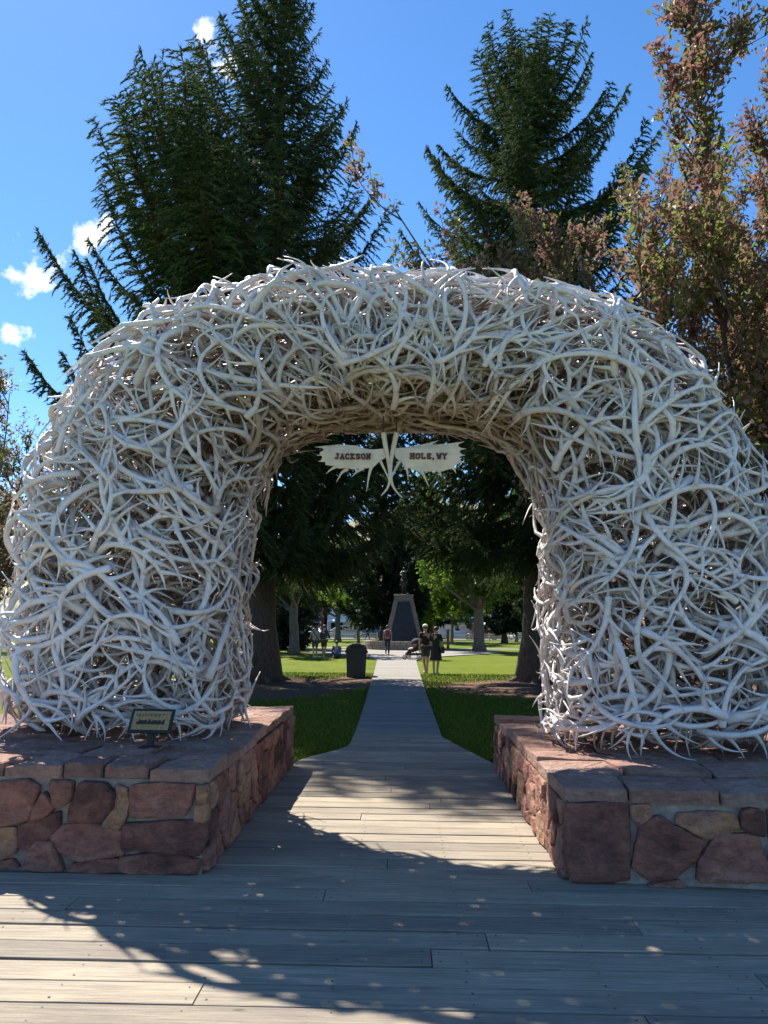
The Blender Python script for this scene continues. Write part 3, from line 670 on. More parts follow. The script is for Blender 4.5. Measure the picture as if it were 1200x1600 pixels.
def arch():
    root = empty('antler_arch', (-.1, Y_MID, .6), 'tall arch of tangled bleached white elk antlers standing on two stone pedestals', 'arch')
    rng = np.random.default_rng(21)
    cands = []
    for layer, (cell, d) in enumerate([(.283, .0), (.29, -.09), (.33, -.19), (.38, -.31), (.47, -.46), (.56, -.64)]):
        ns = int(round((S_TOT - .1) / cell)); ntt = int(round(T_TOT * (1 + d) / cell))
        for i in range(ns):
            for j in range(ntt):
                s0 = .08 + (i + rng.uniform(0, 1)) * (S_TOT - .16) / ns; t0 = (j + (i % 2) * .5 + rng.uniform(-.4, .4)) * T_TOT / ntt
                phi = rng.normal(pi / 2, .65) + (pi if rng.random() < .5 else 0) if rng.random() < .6 else rng.uniform(0, 2 * pi)
                if s0 < .35 or s0 > S_TOT - .35: phi = rng.normal(pi / 2, .22) + (pi if rng.random() < .5 else 0)
                L = rng.uniform(.62, 1.02); cu = np.interp(np.mod(t0, T_TOT), CT, CU)
                if layer >= 2 or cu < -.8: L *= .82
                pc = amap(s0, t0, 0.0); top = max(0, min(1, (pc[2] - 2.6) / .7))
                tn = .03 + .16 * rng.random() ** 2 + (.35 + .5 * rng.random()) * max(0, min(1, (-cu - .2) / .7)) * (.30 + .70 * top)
                if layer >= 1: tn += .22 * rng.random() + (0, .10, .34, .58, .72, .8)[layer]  # deeper layers get darker brown, painting interior shade into the gaps
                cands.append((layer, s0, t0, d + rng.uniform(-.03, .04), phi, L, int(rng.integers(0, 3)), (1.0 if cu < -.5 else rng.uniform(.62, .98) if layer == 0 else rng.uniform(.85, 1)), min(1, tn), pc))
    # the 300 front antlers of the outer layer that show largest become parts of their own
    def score(c):
        s0, t0 = c[1], c[2]; cv = np.interp(np.mod(t0, T_TOT), CT, CV); cu = np.interp(np.mod(t0, T_TOT), CT, CU); p = c[9]
        v = -cv + .35 * max(0, cu if p[2] > 4 else 0) - (9 if c[0] > 0 else 0) - (.5 if abs(p[0]) > 3.3 else 0)
        return v
    order = sorted(range(len(cands)), key=lambda k: -score(cands[k])); ind = set(order[:295])
    mass = Geo()
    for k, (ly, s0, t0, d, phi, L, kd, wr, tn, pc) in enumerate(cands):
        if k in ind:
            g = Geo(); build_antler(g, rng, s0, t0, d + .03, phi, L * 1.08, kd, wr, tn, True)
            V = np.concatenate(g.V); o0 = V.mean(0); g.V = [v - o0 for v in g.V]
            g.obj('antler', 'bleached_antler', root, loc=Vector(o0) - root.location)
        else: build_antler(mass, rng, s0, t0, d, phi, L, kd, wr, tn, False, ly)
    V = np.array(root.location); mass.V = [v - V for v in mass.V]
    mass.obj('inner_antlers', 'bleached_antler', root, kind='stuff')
    print('ANTLERS', len(cands), 'tris', sum(len(q) for q in mass.Q) * 2)
arch()

# ================================================================== HANGING SIGN (two moose palms)
def sign():
    Yp = 6.95
    def wx(zx): return -.90 + zx / 4.615 * .00602
    def wz(zy): return 3.432 - zy / 4.615 * .00607
    root = empty('antler_sign', (-.12, Yp, 3.5), 'pair of tan moose antler palms lettered JACKSON HOLE, WY hanging under the arch', 'sign')
    base = Vector(root.location)
    Lp = [(560, 150), (480, 157), (420, 150), (350, 127), (230, 120), (150, 130), (105, 140), (128, 160), (95, 185), (118, 216), (105, 240), (140, 246), (140, 268), (200, 276), (230, 292), (290, 288), (340, 298), (400, 290), (440, 288), (480, 282), (512, 252), (565, 215)]
    Rp = [(620, 150), (690, 142), (760, 132), (850, 112), (905, 98), (902, 120), (1000, 112), (1085, 104), (1078, 130), (1105, 150), (1086, 172), (1108, 195), (1086, 212), (1098, 245), (1055, 268), (1050, 292), (1010, 294), (960, 310), (900, 308), (840, 312), (790, 308), (742, 290), (703, 282), (680, 250), (635, 215)]
    TL = [((150, 137), (105, 140), (60, 139), .016), ((130, 195), (100, 198), (76, 203), .012), ((140, 240), (110, 242), (86, 244), .012), ((215, 278), (180, 298), (144, 329), .017), ((300, 292), (255, 322), (217, 390), .019), ((412, 288), (365, 312), (327, 350), .017), ((470, 265), (450, 330), (432, 454), .019)]
    TR = [((880, 108), (910, 100), (936, 86), .014), ((1060, 110), (1090, 106), (1122, 96), .014), ((1085, 152), (1110, 150), (1134, 150), .012), ((1085, 196), (1110, 197), (1128, 196), .012), ((1080, 240), (1105, 246), (1125, 252), .012), ((1040, 280), (1052, 300), (1064, 324), .015), ((940, 300), (952, 322), (961, 350), .016), ((815, 300), (840, 345), (869, 414), .018), ((705, 270), (720, 315), (726, 374), .016)]
    for P, TT in ((Lp, TL), (Rp, TR)):
        out = [(wx(a) - base.x, wz(b) - base.z) for a, b in P]; cxm = sum(p[0] for p in out) / len(out); czm = sum(p[1] for p in out) / len(out); n = len(out)
        tri = tessellate_polygon([[Vector((u, v, 0)) for u, v in out]])
        cxm = (min(p[0] for p in out) + max(p[0] for p in out)) / 2
        dish = lambda u, v: -.018 * (abs(u - cxm) / .35) ** 2 + .012 * min(1, abs(v - czm) / .12) ** 2
        V = [(u, dish(u, v) - .011, v) for u, v in out] + [(u, dish(u, v) + .011, v) for u, v in out]
        T = [tuple(t) for t in tri] + [tuple(n + q for q in t[::-1]) for t in tri]; Q = [(i, (i + 1) % n, n + (i + 1) % n, n + i) for i in range(n)]
        g = Geo(); g.add(V, Q, T); g.obj('palm', 'moose_palm', root, smooth=False)
        for (p, q, t, rr) in TT:
            C = np.array([(wx(a) - base.x, 0, wz(b) - base.z) for a, b in (p, q, t)]); C[:, 1] = [dish(u, v) for u, v in C[:, [0, 2]]]; C = crom(C, 5)
            g = Geo(); g.add(*tube(C, rr * (1 - .88 * np.linspace(0, 1, len(C)) ** 1.2), 7)); g.obj('tine', 'moose_palm', root)
    for pts, rr in (([(548, 40), (560, 110), (575, 190), (588, 260), (596, 330), (592, 400), (570, 450), (536, 488)], .026), ([(642, 40), (628, 110), (612, 190), (603, 260), (602, 330), (615, 410), (645, 460), (684, 502)], .026),
                    ([(530, 245), (552, 290), (575, 340), (590, 380)], .014), ([(668, 240), (640, 290), (618, 340), (606, 380)], .014)):
        P = np.array([(wx(a) - base.x, -.03, wz(b) - base.z) for a, b in pts]); n = len(P); r = rr * (1 - .75 * np.linspace(0, 1, n)); r[-1] = .005
        g = Geo(); g.add(*tube(crom(P, 4), np.interp(np.linspace(0, 1, 4 * (n - 1) + 1), np.linspace(0, 1, n), r), 8)); g.obj('stem', 'moose_palm', root)
    for sx in (548, 642):
        g = Geo(); a = np.array([wx(sx) - base.x, -.02, wz(50) - base.z]); g.add(*tube(np.array([a, a + [0, 0, .28]]), .006, 6)); g.obj('hanging_wire', 'wire', root)
    # lettering: slab letters from strokes on a 4 x 6 grid
    GL = {'J': [[(1.4, 6), (3.6, 6)], [(2.7, 6), (2.7, 1.3), (2, .3), (1, .3), (.4, 1.3)]], 'A': [[(.4, 0), (2, 6), (3.6, 0)], [(1, 2.1), (3, 2.1)], [(0, 0), (1, 0)], [(3, 0), (4, 0)]], 'C': [[(3.6, 4.8), (2.9, 5.8), (1.2, 5.8), (.4, 4.6), (.4, 1.4), (1.2, .2), (2.9, .2), (3.6, 1.2)]],
          'K': [[(.7, 0), (.7, 6)], [(3.5, 6), (.9, 3), (3.6, 0)], [(0, 0), (1.4, 0)], [(0, 6), (1.4, 6)]], 'S': [[(3.5, 4.9), (2.8, 5.8), (1.2, 5.8), (.5, 4.7), (1.2, 3.4), (2.8, 2.8), (3.6, 1.5), (2.8, .2), (1.2, .2), (.4, 1.2)]], 'O': [[(1.2, .2), (.4, 1.4), (.4, 4.6), (1.2, 5.8), (2.8, 5.8), (3.6, 4.6), (3.6, 1.4), (2.8, .2), (1.2, .2)]],
          'N': [[(.6, 0), (.6, 6), (3.4, 0), (3.4, 6)], [(0, 0), (1.2, 0)], [(2.8, 6), (4, 6)]], 'H': [[(.6, 0), (.6, 6)], [(3.4, 0), (3.4, 6)], [(.6, 3), (3.4, 3)], [(0, 0), (1.2, 0)], [(0, 6), (1.2, 6)], [(2.8, 0), (4, 0)], [(2.8, 6), (4, 6)]], 'L': [[(.7, 6), (.7, .2), (3.5, .2), (3.5, 1.4)], [(0, 6), (1.4, 6)]],
          'E': [[(3.5, 4.8), (3.5, 5.8), (.7, 5.8), (.7, .2), (3.5, .2), (3.5, 1.2)], [(.7, 3), (2.6, 3)]], ',': [[(.8, .5), (.9, -.4), (.4, -1.1)]], 'W': [[(.2, 6), (1.1, 0), (2, 4), (2.9, 0), (3.8, 6)], [(-.3, 6), (.8, 6)], [(3.2, 6), (4.3, 6)]], 'Y': [[(.3, 6), (2, 3), (3.7, 6)], [(2, 3), (2, 0)], [(1.4, 0), (2.6, 0)], [(-.1, 6), (.9, 6)], [(3.1, 6), (4.1, 6)]]}
    def word(txt, x0, x1, z0, h, ydip):
        g = Geo(); sc = h / 6; n = 0; adv = [2.2 if c in ', ' else 5.4 for c in txt]; k = (x1 - x0) / (sum(adv) - 1.4); x = x0
        for c, a in zip(txt, adv):
            for st in GL.get(c, []):
                for (p, q) in zip(st[:-1], st[1:]):
                    A = np.array([x + p[0] * k, z0 + p[1] * sc]); B = np.array([x + q[0] * k, z0 + q[1] * sc]); d = (B - A) / (np.linalg.norm(B - A) + 1e-9); w = .0062; nn = np.array([-d[1], d[0]]) * w
                    A2, B2 = A - d * w * .7, B + d * w * .7; c4 = [A2 - nn, B2 - nn, B2 + nn, A2 + nn]; n += 1
                    yy = ydip - .0004 * (n % 5)
                    V = [(u, yy, v) for u, v in c4] + [(u, yy + .012, v) for u, v in c4]; g.add(V, BOXQ)
            x += a * k
        return g
    for txt, a, b, zz in (('JACKSON', 208, 458, 228), ('HOLE, WY', 740, 996, 224)):
        g = word(txt, wx(a) - base.x, wx(b) - base.x, wz(zz) - base.z, .046, -.036); g.obj('lettering', 'sign_paint_red', root, smooth=False)
sign()

# ================================================================== PLAQUE
def plaque():
    root = empty('plaque', (-1.93, 6.06, Z_L + .005), 'small bronze plaque in a black frame on a short post in front of the antlers', 'plaque', rz=-.06); root.scale = (.88, .88, .92)
    bev_box('base_plate', (.17, .12, .012), 'black_metal', root, (0, 0, .008), .004); bev_box('post', (.052, .04, .14), 'black_metal', root, (0, 0, .08), .005)
    tilt = radians(-32)
    def pan(name, dims, mat, off, bev):
        o = bev_box(name, dims, mat, root, (0, 0, 0), bev); o.rotation_euler = (tilt, 0, 0)
        o.location = Vector((0, -.005, .215)) + Matrix.Rotation(tilt, 3, 'X') @ Vector(off); return o
    fr = pan('frame', (.385, .022, .215), 'black_metal', (0, 0, 0), .005); pl = pan('plate', (.335, .008, .168), 'bronze_plate', (0, -.0115, 0), .002)
    g = Geo(); rr = random.Random(4)                                     # worn raised relief, too small to read
    for row in range(5):
        x = -.145
        while x < .10 - .03 * row:
            w = rr.uniform(.012, .035); V, F = box(x, x + w, -.0175, -.0165, .052 - row * .015, .058 - row * .015)
            if row in (0, 1): g.add(V, F)
            x += w + .008
    for q in range(14):
        x = -.13 + q * .018; h = .02 * abs(sin(q * 1.3)) + .008; V, F = box(x, x + .02, -.0174, -.0165, -.03 - h * .3, -.022 + h); g.add(V, F)
    o = g.obj('relief', 'engraved_dark', root, smooth=False); o.rotation_euler = (tilt, 0, 0); o.location = (0, -.005, .215)
plaque()

# ================================================================== TREES
def blades(B, Tp, r, rng):
    """needle sprays: one narrow pointed blade from B to Tp"""
    n = len(B); d = Tp - B; d = d / (np.linalg.norm(d, axis=1, keepdims=True) + 1e-9); u = np.cross(d, rng.normal(0, 1, (n, 3))); u /= np.linalg.norm(u, axis=1, keepdims=True) + 1e-9
    r = np.asarray(r).reshape(-1, 1); V = np.stack([B + r * u, B - r * u, Tp], 1).reshape(-1, 3); return V, np.arange(n * 3).reshape(-1, 3)
def leaves(C, D, Nn, ln, wd):
    D = D / (np.linalg.norm(D, axis=1, keepdims=True) + 1e-9); sd = np.cross(D, Nn); sd /= np.linalg.norm(sd, axis=1, keepdims=True) + 1e-9; nn = np.cross(sd, D)
    ln = np.asarray(ln).reshape(-1, 1); wd = np.asarray(wd).reshape(-1, 1)
    b = C; m = C + D * ln * .45; t = C + D * ln - nn * ln * .12
    V = np.stack([b, m + sd * wd * .5 + nn * wd * .18, t, m - sd * wd * .5 + nn * wd * .18], 1).reshape(-1, 3)
    k = np.arange(len(C))[:, None, None] * 4; T = np.array([[0, 1, 2], [0, 2, 3]])[None]
    return V, (k + T).reshape(-1, 3)
def spruce_parts(seed, H, z0, prof, nb, elev, tr, dens=1.0, twig=(.20, .36), tw_r=.042, lean=0, hang=.35, extra=()):
    rng = np.random.default_rng(seed); wood = Geo()
    zz = np.linspace(-.2, H * .97, 14); r = tr * (1 - zz / H) ** .85 + .02; r[0] *= 1.75; r[1] *= 1.12
    wob = np.cumsum(rng.normal(0, .03, (14, 2)), axis=0); P = np.column_stack([wob[:, 0] + lean * zz, wob[:, 1], zz]); wood.add(*tube(P, r, 10))
    if tr > .3:
        for k in range(6):
            a = k * 1.05 + rng.uniform(0, .5); wood.add(*tube(np.array([[cos(a) * tr * .7, sin(a) * tr * .7, .45], [cos(a) * tr * 1.5, sin(a) * tr * 1.5, .08], [cos(a) * tr * 2.6, sin(a) * tr * 2.6, -.12]]), np.array([.15, .12, .05]) * tr / .45, 6))
    Bs, Ts = [], []
    for i in range(nb + len(extra)):
        f = ((i + rng.uniform(0, 1)) / nb) ** 1.18; h = z0 + (H - z0) * f; az = i * 2.39996 + rng.uniform(-.35, .35); L = prof(f, az) * rng.choice([rng.uniform(.6, .8), rng.uniform(.88, 1.12)], p=[.35, .65])
        if L < .15: continue
        e = elev(f) + rng.uniform(-.13, .13)
        if i >= nb: h, az, L, e = extra[i - nb]; f = (h - z0) / (H - z0)
        m = 9; t = np.linspace(0, 1, m)
        rad = L * t * cos(e) * (1 - .10 * t ** 3); z = h + L * (t * sin(e) - .16 * np.sin(pi * t) * (1 - f * .7) + .20 * t ** 3 * (1.05 - f * .5))
        sw = L * .10 * rng.uniform(-1, 1) * t ** 2
        bx = np.interp(h, zz, P[:, 0]); by = np.interp(h, zz, P[:, 1])
        bp = np.column_stack([bx + cos(az) * rad - sin(az) * sw, by + sin(az) * rad + cos(az) * sw, z])
        wood.add(*tube(bp, (.012 + .016 * L ** .8) * (1 - .9 * t), 4))
        sp = .085 / dens; nk = max(4, int(L / sp)); tk = np.linspace(.10 if f > .3 else .22, 1, nk)
        for side in (-1, 1, 0):
            tks = tk + rng.uniform(-.5, .5, nk) * .8 / nk; tks = np.clip(tks, 0, 1)
            base = np.column_stack([np.interp(tks, t, bp[:, q]) for q in range(3)]); T0 = np.gradient(bp, axis=0); tg = np.column_stack([np.interp(tks, t, T0[:, q]) for q in range(3)]); tg /= np.linalg.norm(tg, axis=1, keepdims=True)
            sd = np.cross(tg, [0, 0, 1.0]); sd /= np.linalg.norm(sd, axis=1, keepdims=True) + 1e-9
            bl = np.clip((.18 + .155 * L * np.sin(pi * np.clip(tks * .85 + .12, 0, 1)) ** .8 * (1.1 - tks * .62)) * rng.uniform(.5, 1.25, nk), .12, .85)
            if i >= nb and L > 6: bl = np.minimum(bl * 1.3, 1.1)
            if side == 0: bl *= .4
            dr = tg * rng.uniform(.45, .9, (nk, 1)) + sd * side * rng.uniform(.6, 1.0, (nk, 1)) + np.array([0, 0, 1.0]) * (rng.uniform(-hang - .25, -.02, (nk, 1)) if side else rng.uniform(-.5, .8, (nk, 1)))
            dr /= np.linalg.norm(dr, axis=1, keepdims=True)
            for q in range(nk):
                c = max(2, int(bl[q] / (.0175 / dens) * (.5 if sin(az) > .35 else 1))); uu = (np.arange(c) + rng.uniform(0, 1, c)) / c
                b = base[q] + dr[q] * (uu * bl[q])[:, None]; b[:, 2] -= (uu ** 2) * bl[q] * hang * .6
                td = dr[q] * .9 + rng.normal(0, .33, (c, 3)) + np.array([0, 0, -hang * .7]); td /= np.linalg.norm(td, axis=1, keepdims=True)
                Bs.append(b); Ts.append(b + td * rng.uniform(twig[0], twig[1], (c, 1)))
    B = np.concatenate(Bs); Tp = np.concatenate(Ts); V, T = blades(B, Tp, rng.uniform(.7, 1.25, len(B)) * tw_r, rng); print('TWIGS', len(B))
    # leader
    return wood, V, T
def plant_spruce(name, loc, label, mat, parts, rz=0, group='evergreens of the park', scale=1):
    wood, V, T = parts; root = empty(name, loc, label, 'tree', rz, group); root.scale = (scale,) * 3
    wood.obj('trunk', 'spruce_bark', root)
    link('crown', make_mesh('crown', V, None, T, smooth=True, mats=[mat]), root)
    return root
def profA(f, az):
    c = cos(az)                                                       # wider on the side towards -X and the street
    base = np.interp(f, [0, .06, .2, .35, .5, .6, .68, .8, .92, 1], [4.6, 6.0, 6.5, 6.0, 4.7, 3.5, 2.6, 1.9, 1.1, .4])
    return base * (1 + (.18 if c < 0 else -.22) * abs(c)) 
eA = lambda f: np.interp(f, [0, .15, .4, .7, 1], [-.30, -.02, .38, .66, 1.0])
A_ = plant_spruce('spruce_tree', (-4.45, 24.0, -.05), 'broad ragged spruce with upswept branch tips rising behind the left half of the arch', 'spruce_needles', spruce_parts(31, 26.5, 4.3, profA, 245, eA, .47, .85, twig=(.09, .19), tw_r=.024, hang=.6, extra=[(10.6, -1.7, 8.4, .30), (11.1, -1.9, 8.4, .32), (10.1, -1.8, 8.8, .30), (11.6, -1.78, 8.2, .36), (10.3, -2.0, 8.4, .30), (12.1, -1.95, 7.6, .40), (9.6, -1.65, 8.6, .28), (9.9, -1.55, 7.8, .28), (12.6, -1.7, 7.2, .44), (11.3, -2.15, 7.8, .36), (12.4, -2.3, 7.0, .46), (13.2, -2.1, 6.6, .52),
    (8.6, -2.5, 7.2, .30), (10.0, -2.6, 7.0, .46), (11.2, -2.8, 6.6, .55), (9.0, -2.9, 7.2, .42), (7.4, -2.9, 7.2, .32), (6.6, -2.6, 7.0, .2),
    (5.0, -.3, 5.6, -.12), (5.6, .25, 5.6, -.05), (6.2, -.6, 5.4, .0), (6.8, .0, 5.4, .05), (7.6, .4, 5.2, .1), (8.4, -.2, 5.0, .2), (5.2, -.8, 5.2, -.1), (4.7, .6, 5.4, -.15), (8.0, .1, 4.8, .1), (8.8, -.4, 4.8, .15), (7.2, -1.0, 5.0, .05), (9.4, .3, 4.4, .2)]))
def profB(f, az):
    return np.interp(f, [0, .05, .2, .5, .75, .9, 1], [4.2, 5.2, 5.2, 5.0, 4.2, 2.9, .8])
eB = lambda f: np.interp(f, [0, .2, .5, .8, 1], [-.30, -.05, .25, .55, 1.0])
B_ = plant_spruce('spruce_tree', (4.35, 25.0, -.05), 'narrower dense spruce with an upright rounded top behind the right half of the arch', 'spruce_needles', spruce_parts(52, 21.7, 4.4, profB, 215, eB, .45, .82, twig=(.09, .19), tw_r=.026, hang=.6, extra=[(5.0, 3.0, 5.2, -.1), (5.6, 3.4, 5.2, -.05), (6.2, 2.8, 5.0, .0), (6.8, 3.2, 5.0, .05), (7.6, 3.6, 4.8, .1), (5.2, 2.5, 5.0, -.1), (8.2, 3.0, 4.8, .15), (8.8, 3.2, 4.5, .15), (9.4, 2.8, 4.2, .2), (7.2, 3.8, 4.8, .1)]))
# middle distance evergreens: one mesh, each its own tree
def profC(f, az): return np.interp(f, [0, .05, .3, .7, 1], [2.6, 3.4, 3.1, 1.7, .2])
eC = lambda f: np.interp(f, [0, .3, 1], [-.28, -.05, .6])
farS = spruce_parts(77, 15, 1.9, profC, 140, eC, .26, .62, twig=(.22, .45), tw_r=.05)
C0 = plant_spruce('spruce_tree', (-1.6, 66, -.05), 'dark spruce directly behind the monument', 'dark_spruce_needles', farS, .4, scale=1.35)
farB = spruce_parts(78, 12, .5, profC, 130, eC, .2, .55, twig=(.22, .45), tw_r=.05)
D0 = plant_spruce('blue_spruce', (-9.2, 58, -.05), 'blue spruce with low bare-looking branches between the left trunks', 'blue_spruce_needles', farB, .9)
for src, x, y, s, rz, lab in [(C0, -15.5, 40, .60, 1.2, 'short spruce hidden behind the left leg of the arch'), (C0, -11.2, 29, .56, 2.2, 'small spruce close behind the left leg of the arch'), (C0, 12.6, 33, .78, .3, 'dark spruce close behind the right leg of the arch'),
                              (C0, 17, 36, 1.0, 2.9, 'tall dark spruce at the right edge of the picture'), (C0, 11.5, 88, 1.0, 1.9, 'spruce on the far lawn in front of the parked cars, right'), (C0, -13.5, 92, .95, 3.1, 'spruce on the far lawn in front of the parked cars, left'),
                              (D0, -21, 70, 1.1, 1.0, 'far blue spruce beyond the left leg of the arch'), (D0, 22, 74, 1.15, 4.0, 'far blue spruce beyond the right leg of the arch'), (C0, 8.0, 34, .9, 4.4, 'dark spruce behind the big trunk on the right'), (C0, 2.6, 93, 1.35, 2.4, 'tall spruce far behind the monument on its right'), (C0, -12.8, 50, .9, .9, 'dark spruce added to shade the left lawn, left of the grey trunk')]:  # last spruce is added to break up the sunlit lawn with its shade
    c = copy_thing(src, (x, y, -.05), rz, lab); c.scale = (s, s, s)
def broadleaf(seed, H, trunk_h, R, nl, n2, n3, leaf, per, tr, up=.5, spread=.55, upright=.7, squash=1.0, reach=None):
    """trunk, limbs, boughs and shoots with leaves set round the shoots"""
    rng = np.random.default_rng(seed); wood = Geo(); Cs, Ds = [], []
    tp = np.column_stack([np.cumsum(rng.normal(0, .04, 6)), np.cumsum(rng.normal(0, .04, 6)), np.linspace(-.2, trunk_h, 6)]); trr = tr * np.linspace(1, .72, 6); trr[0] *= 1.5
    wood.add(*tube(tp, trr, 9))
    def bough(p, d, L, r, n=7, curl=.25):
        t = np.linspace(0, 1, n); d = d / np.linalg.norm(d); bend = np.cross(d, rng.normal(0, 1, 3)); bend /= np.linalg.norm(bend) + 1e-9
        P = p + d * (t * L)[:, None] + bend * (curl * L * .35 * np.sin(pi * t * .8))[:, None] + np.array([0, 0, 1.0]) * (up * L * .22 * t ** 2)[:, None]
        wood.add(*tube(P, r * (1 - .82 * t), 5 if r > .03 else 4)); return P
    limbs = []
    for i in range(nl):
        a = i * 2.39996 + rng.uniform(-.3, .3); e = rng.uniform(.35, 1.25) if i else 1.4
        L = R * rng.uniform(.75, 1.05) if e < 1.05 else (H - trunk_h) * rng.uniform(.75, .95)
        if reach is not None and i in reach: a, e, L = reach[i]
        P = bough(tp[-1] - [0, 0, rng.uniform(0, trunk_h * .35)], np.array([cos(a) * cos(e), sin(a) * cos(e), sin(e) * squash]), L, tr * rng.uniform(.32, .48), 9)
        for k in range(int(n2 * max(.7, L / R) * (1.5 if e > 1.1 and nl > 30 else 1))):
            t = rng.uniform(.22, 1); p = np.array([np.interp(t, np.linspace(0, 1, len(P)), P[:, q]) for q in range(3)]); tg = P[-1] - P[0]; tg = tg / np.linalg.norm(tg)
            d = tg * .7 + rng.normal(0, .55, 3) + np.array([0, 0, up * .5]); L2 = R * rng.uniform(.22, .45) * (1.15 - t * .5)
            P2 = bough(p, d, L2, tr * .12, 6)
            for q in range(n3):
                t2 = rng.uniform(.15, 1); p3 = np.array([np.interp(t2, np.linspace(0, 1, 6), P2[:, w]) for w in range(3)]); d3 = (P2[-1] - P2[0]) / L2 * .5 + rng.normal(0, spread, 3) + np.array([0, 0, upright]); L3 = rng.uniform(.35, .8) * (R / 4) ** .5
                d3 /= np.linalg.norm(d3); P3 = np.stack([p3, p3 + d3 * L3]); wood.add(*tube(P3, np.array([.010, .003]) * (R / 4) ** .5, 3))
                c = rng.poisson(per); u = rng.uniform(.05, 1.03, c)[:, None]; Cs.append(p3 + d3 * L3 * u + rng.normal(0, .022 * R / 4 + leaf * .35, (c, 3))); Ds.append(d3 * .55 + rng.normal(0, .75, (c, 3)) - np.array([0, 0, .1]))
    C = np.concatenate(Cs); D = np.concatenate(Ds); ln = rng.uniform(.7, 1.3, len(C)) * leaf
    V, T = leaves(C, D, rng.normal(0, 1, (len(C), 3)) + [0, 0, .8], ln, ln * rng.uniform(.45, .62, len(C)))
    return wood, V, T
def plant_broad(name, loc, label, mat, bark, parts, rz=0, group=None, cat='tree'):
    wood, V, T = parts; root = empty(name, loc, label, cat, rz, group); wood.obj('trunk', bark, root); link('crown', make_mesh('crown', V, None, T, smooth=False, mats=[mat]), root); return root
plant_broad('chokecherry_tree', (6.3, 12.6, -.05), 'purple-brown leaved chokecherry with green tips leaning over the right end of the arch', 'chokecherry_leaves', 'twig_bark',
            broadleaf(91, 12.5, 2.2, 4.4, 38, 10, 8, .110, 29, .17, .45, .42, .75, reach={3: (3.0, .84, 9.6), 5: (3.2, .74, 7.4), 8: (2.9, .74, 7.4), 11: (2.6, .78, 6.6), 13: (3.3, .78, 6.2), 15: (4.0, 1.28, 9.0), 17: (4.6, 1.2, 10.0), 19: (5.2, 1.3, 10.6), 21: (5.8, 1.25, 10.0), 23: (3.9, .85, 6.0), 25: (5.2, 1.15, 9.5), 27: (3.4, .6, 4.2), 28: (4.0, .8, 5.5), 2: (4.4, 1.0, 7.5), 7: (4.9, .9, 6.5), 16: (5.6, 1.0, 8.0)}), group='chokecherry trees beside the arch')
plant_broad('chokecherry_tree', (-8.9, 14.5, -.05), 'smaller reddish leaved chokecherry peeping out past the left end of the arch', 'chokecherry_leaves', 'twig_bark',
            broadleaf(95, 6.4, 1.4, 2.6, 15, 7, 6, .085, 24, .12, .6, .5, .8), group='chokecherry trees beside the arch')
plant_broad('leafy_tree', (-13.5, 19, -.05), 'olive green leafy tree at the left edge behind the chokecherry', 'olive_leaves', 'twig_bark', broadleaf(99, 7.0, 1.8, 3.2, 13, 8, 6, .12, 26, .15, .4, .6, .3), group='leafy trees of the park')
lt = [o for o in COL.objects if o.name.startswith('leafy_tree')][0]
for x, y, sc, rz, lab in [(7.4, 17.6, 1.3, 1.1, 'olive green leafy tree behind the right shoulder of the arch, under the chokecherry'), (11.0, 20.5, 1.45, 2.9, 'olive green leafy tree at the right edge, farther back than the chokecherry')]:
    c = copy_thing(lt, (x, y, -.05), rz, lab); c.scale = (sc, sc, sc)
cw = broadleaf(111, 15, 4.0, 5.2, 16, 9, 6, .26, 22, .42, .45, .7, .2)
plant_broad('cottonwood_tree', (5.5, 55.4, -.05), 'thick trunked cottonwood standing in the sunny lawn on the right', 'cottonwood_leaves', 'cottonwood_bark', cw, group='leafy trees of the park')
cw2 = broadleaf(113, 13, 3.6, 4.6, 15, 9, 6, .28, 20, .33, .4, .7, .2)
t1 = plant_broad('cottonwood_tree', (-6.75, 47.7, -.05), 'grey trunked tree on the left lawn, left of the two standing visitors', 'olive_leaves', 'cottonwood_bark', cw2, group='leafy trees of the park')
ap = broadleaf(117, 9.5, 2.9, 3.6, 14, 8, 6, .26, 20, .17, .5, .7, .3)
a1 = plant_broad('young_leafy_tree', (-4.1, 72, -.05), 'slim pale trunked tree with bright green leaves above the trash can', 'cottonwood_leaves', 'cottonwood_bark', ap, group='leafy trees of the park')
for src, x, y, s, rz, lab in [(a1, 5.0, 78, 1.0, 2.0, 'bright green leafy tree just right of the monument'), (a1, 3.4, 84, .9, 4.0, 'slender tree standing behind the bright green one beside the monument'), (t1, -7.4, 90, 1.1, 1.3, 'dark double trunked tree behind the two standing visitors'), (t1, 11.6, 70, 1.0, 2.6, 'leafy tree behind the cottonwood, nearer the parked cars'),
                              (a1, -10.4, 52, .7, 5.0, 'thin dark trunked young tree on the far left lawn'), (t1, 24, 60, 1.2, .7, 'large leafy tree beyond the right leg of the arch'), (t1, -24, 52, 1.1, 3.7, 'large leafy tree beyond the left leg of the arch'), (a1, 14, 96, 1.1, .2, 'leafy street tree by the umbrellas'), (a1, -19, 97, 1.1, 1.2, 'leafy street tree by the left parked cars')]:
    c = copy_thing(src, (x, y, -.05), rz, lab); c.scale = (s, s, s)

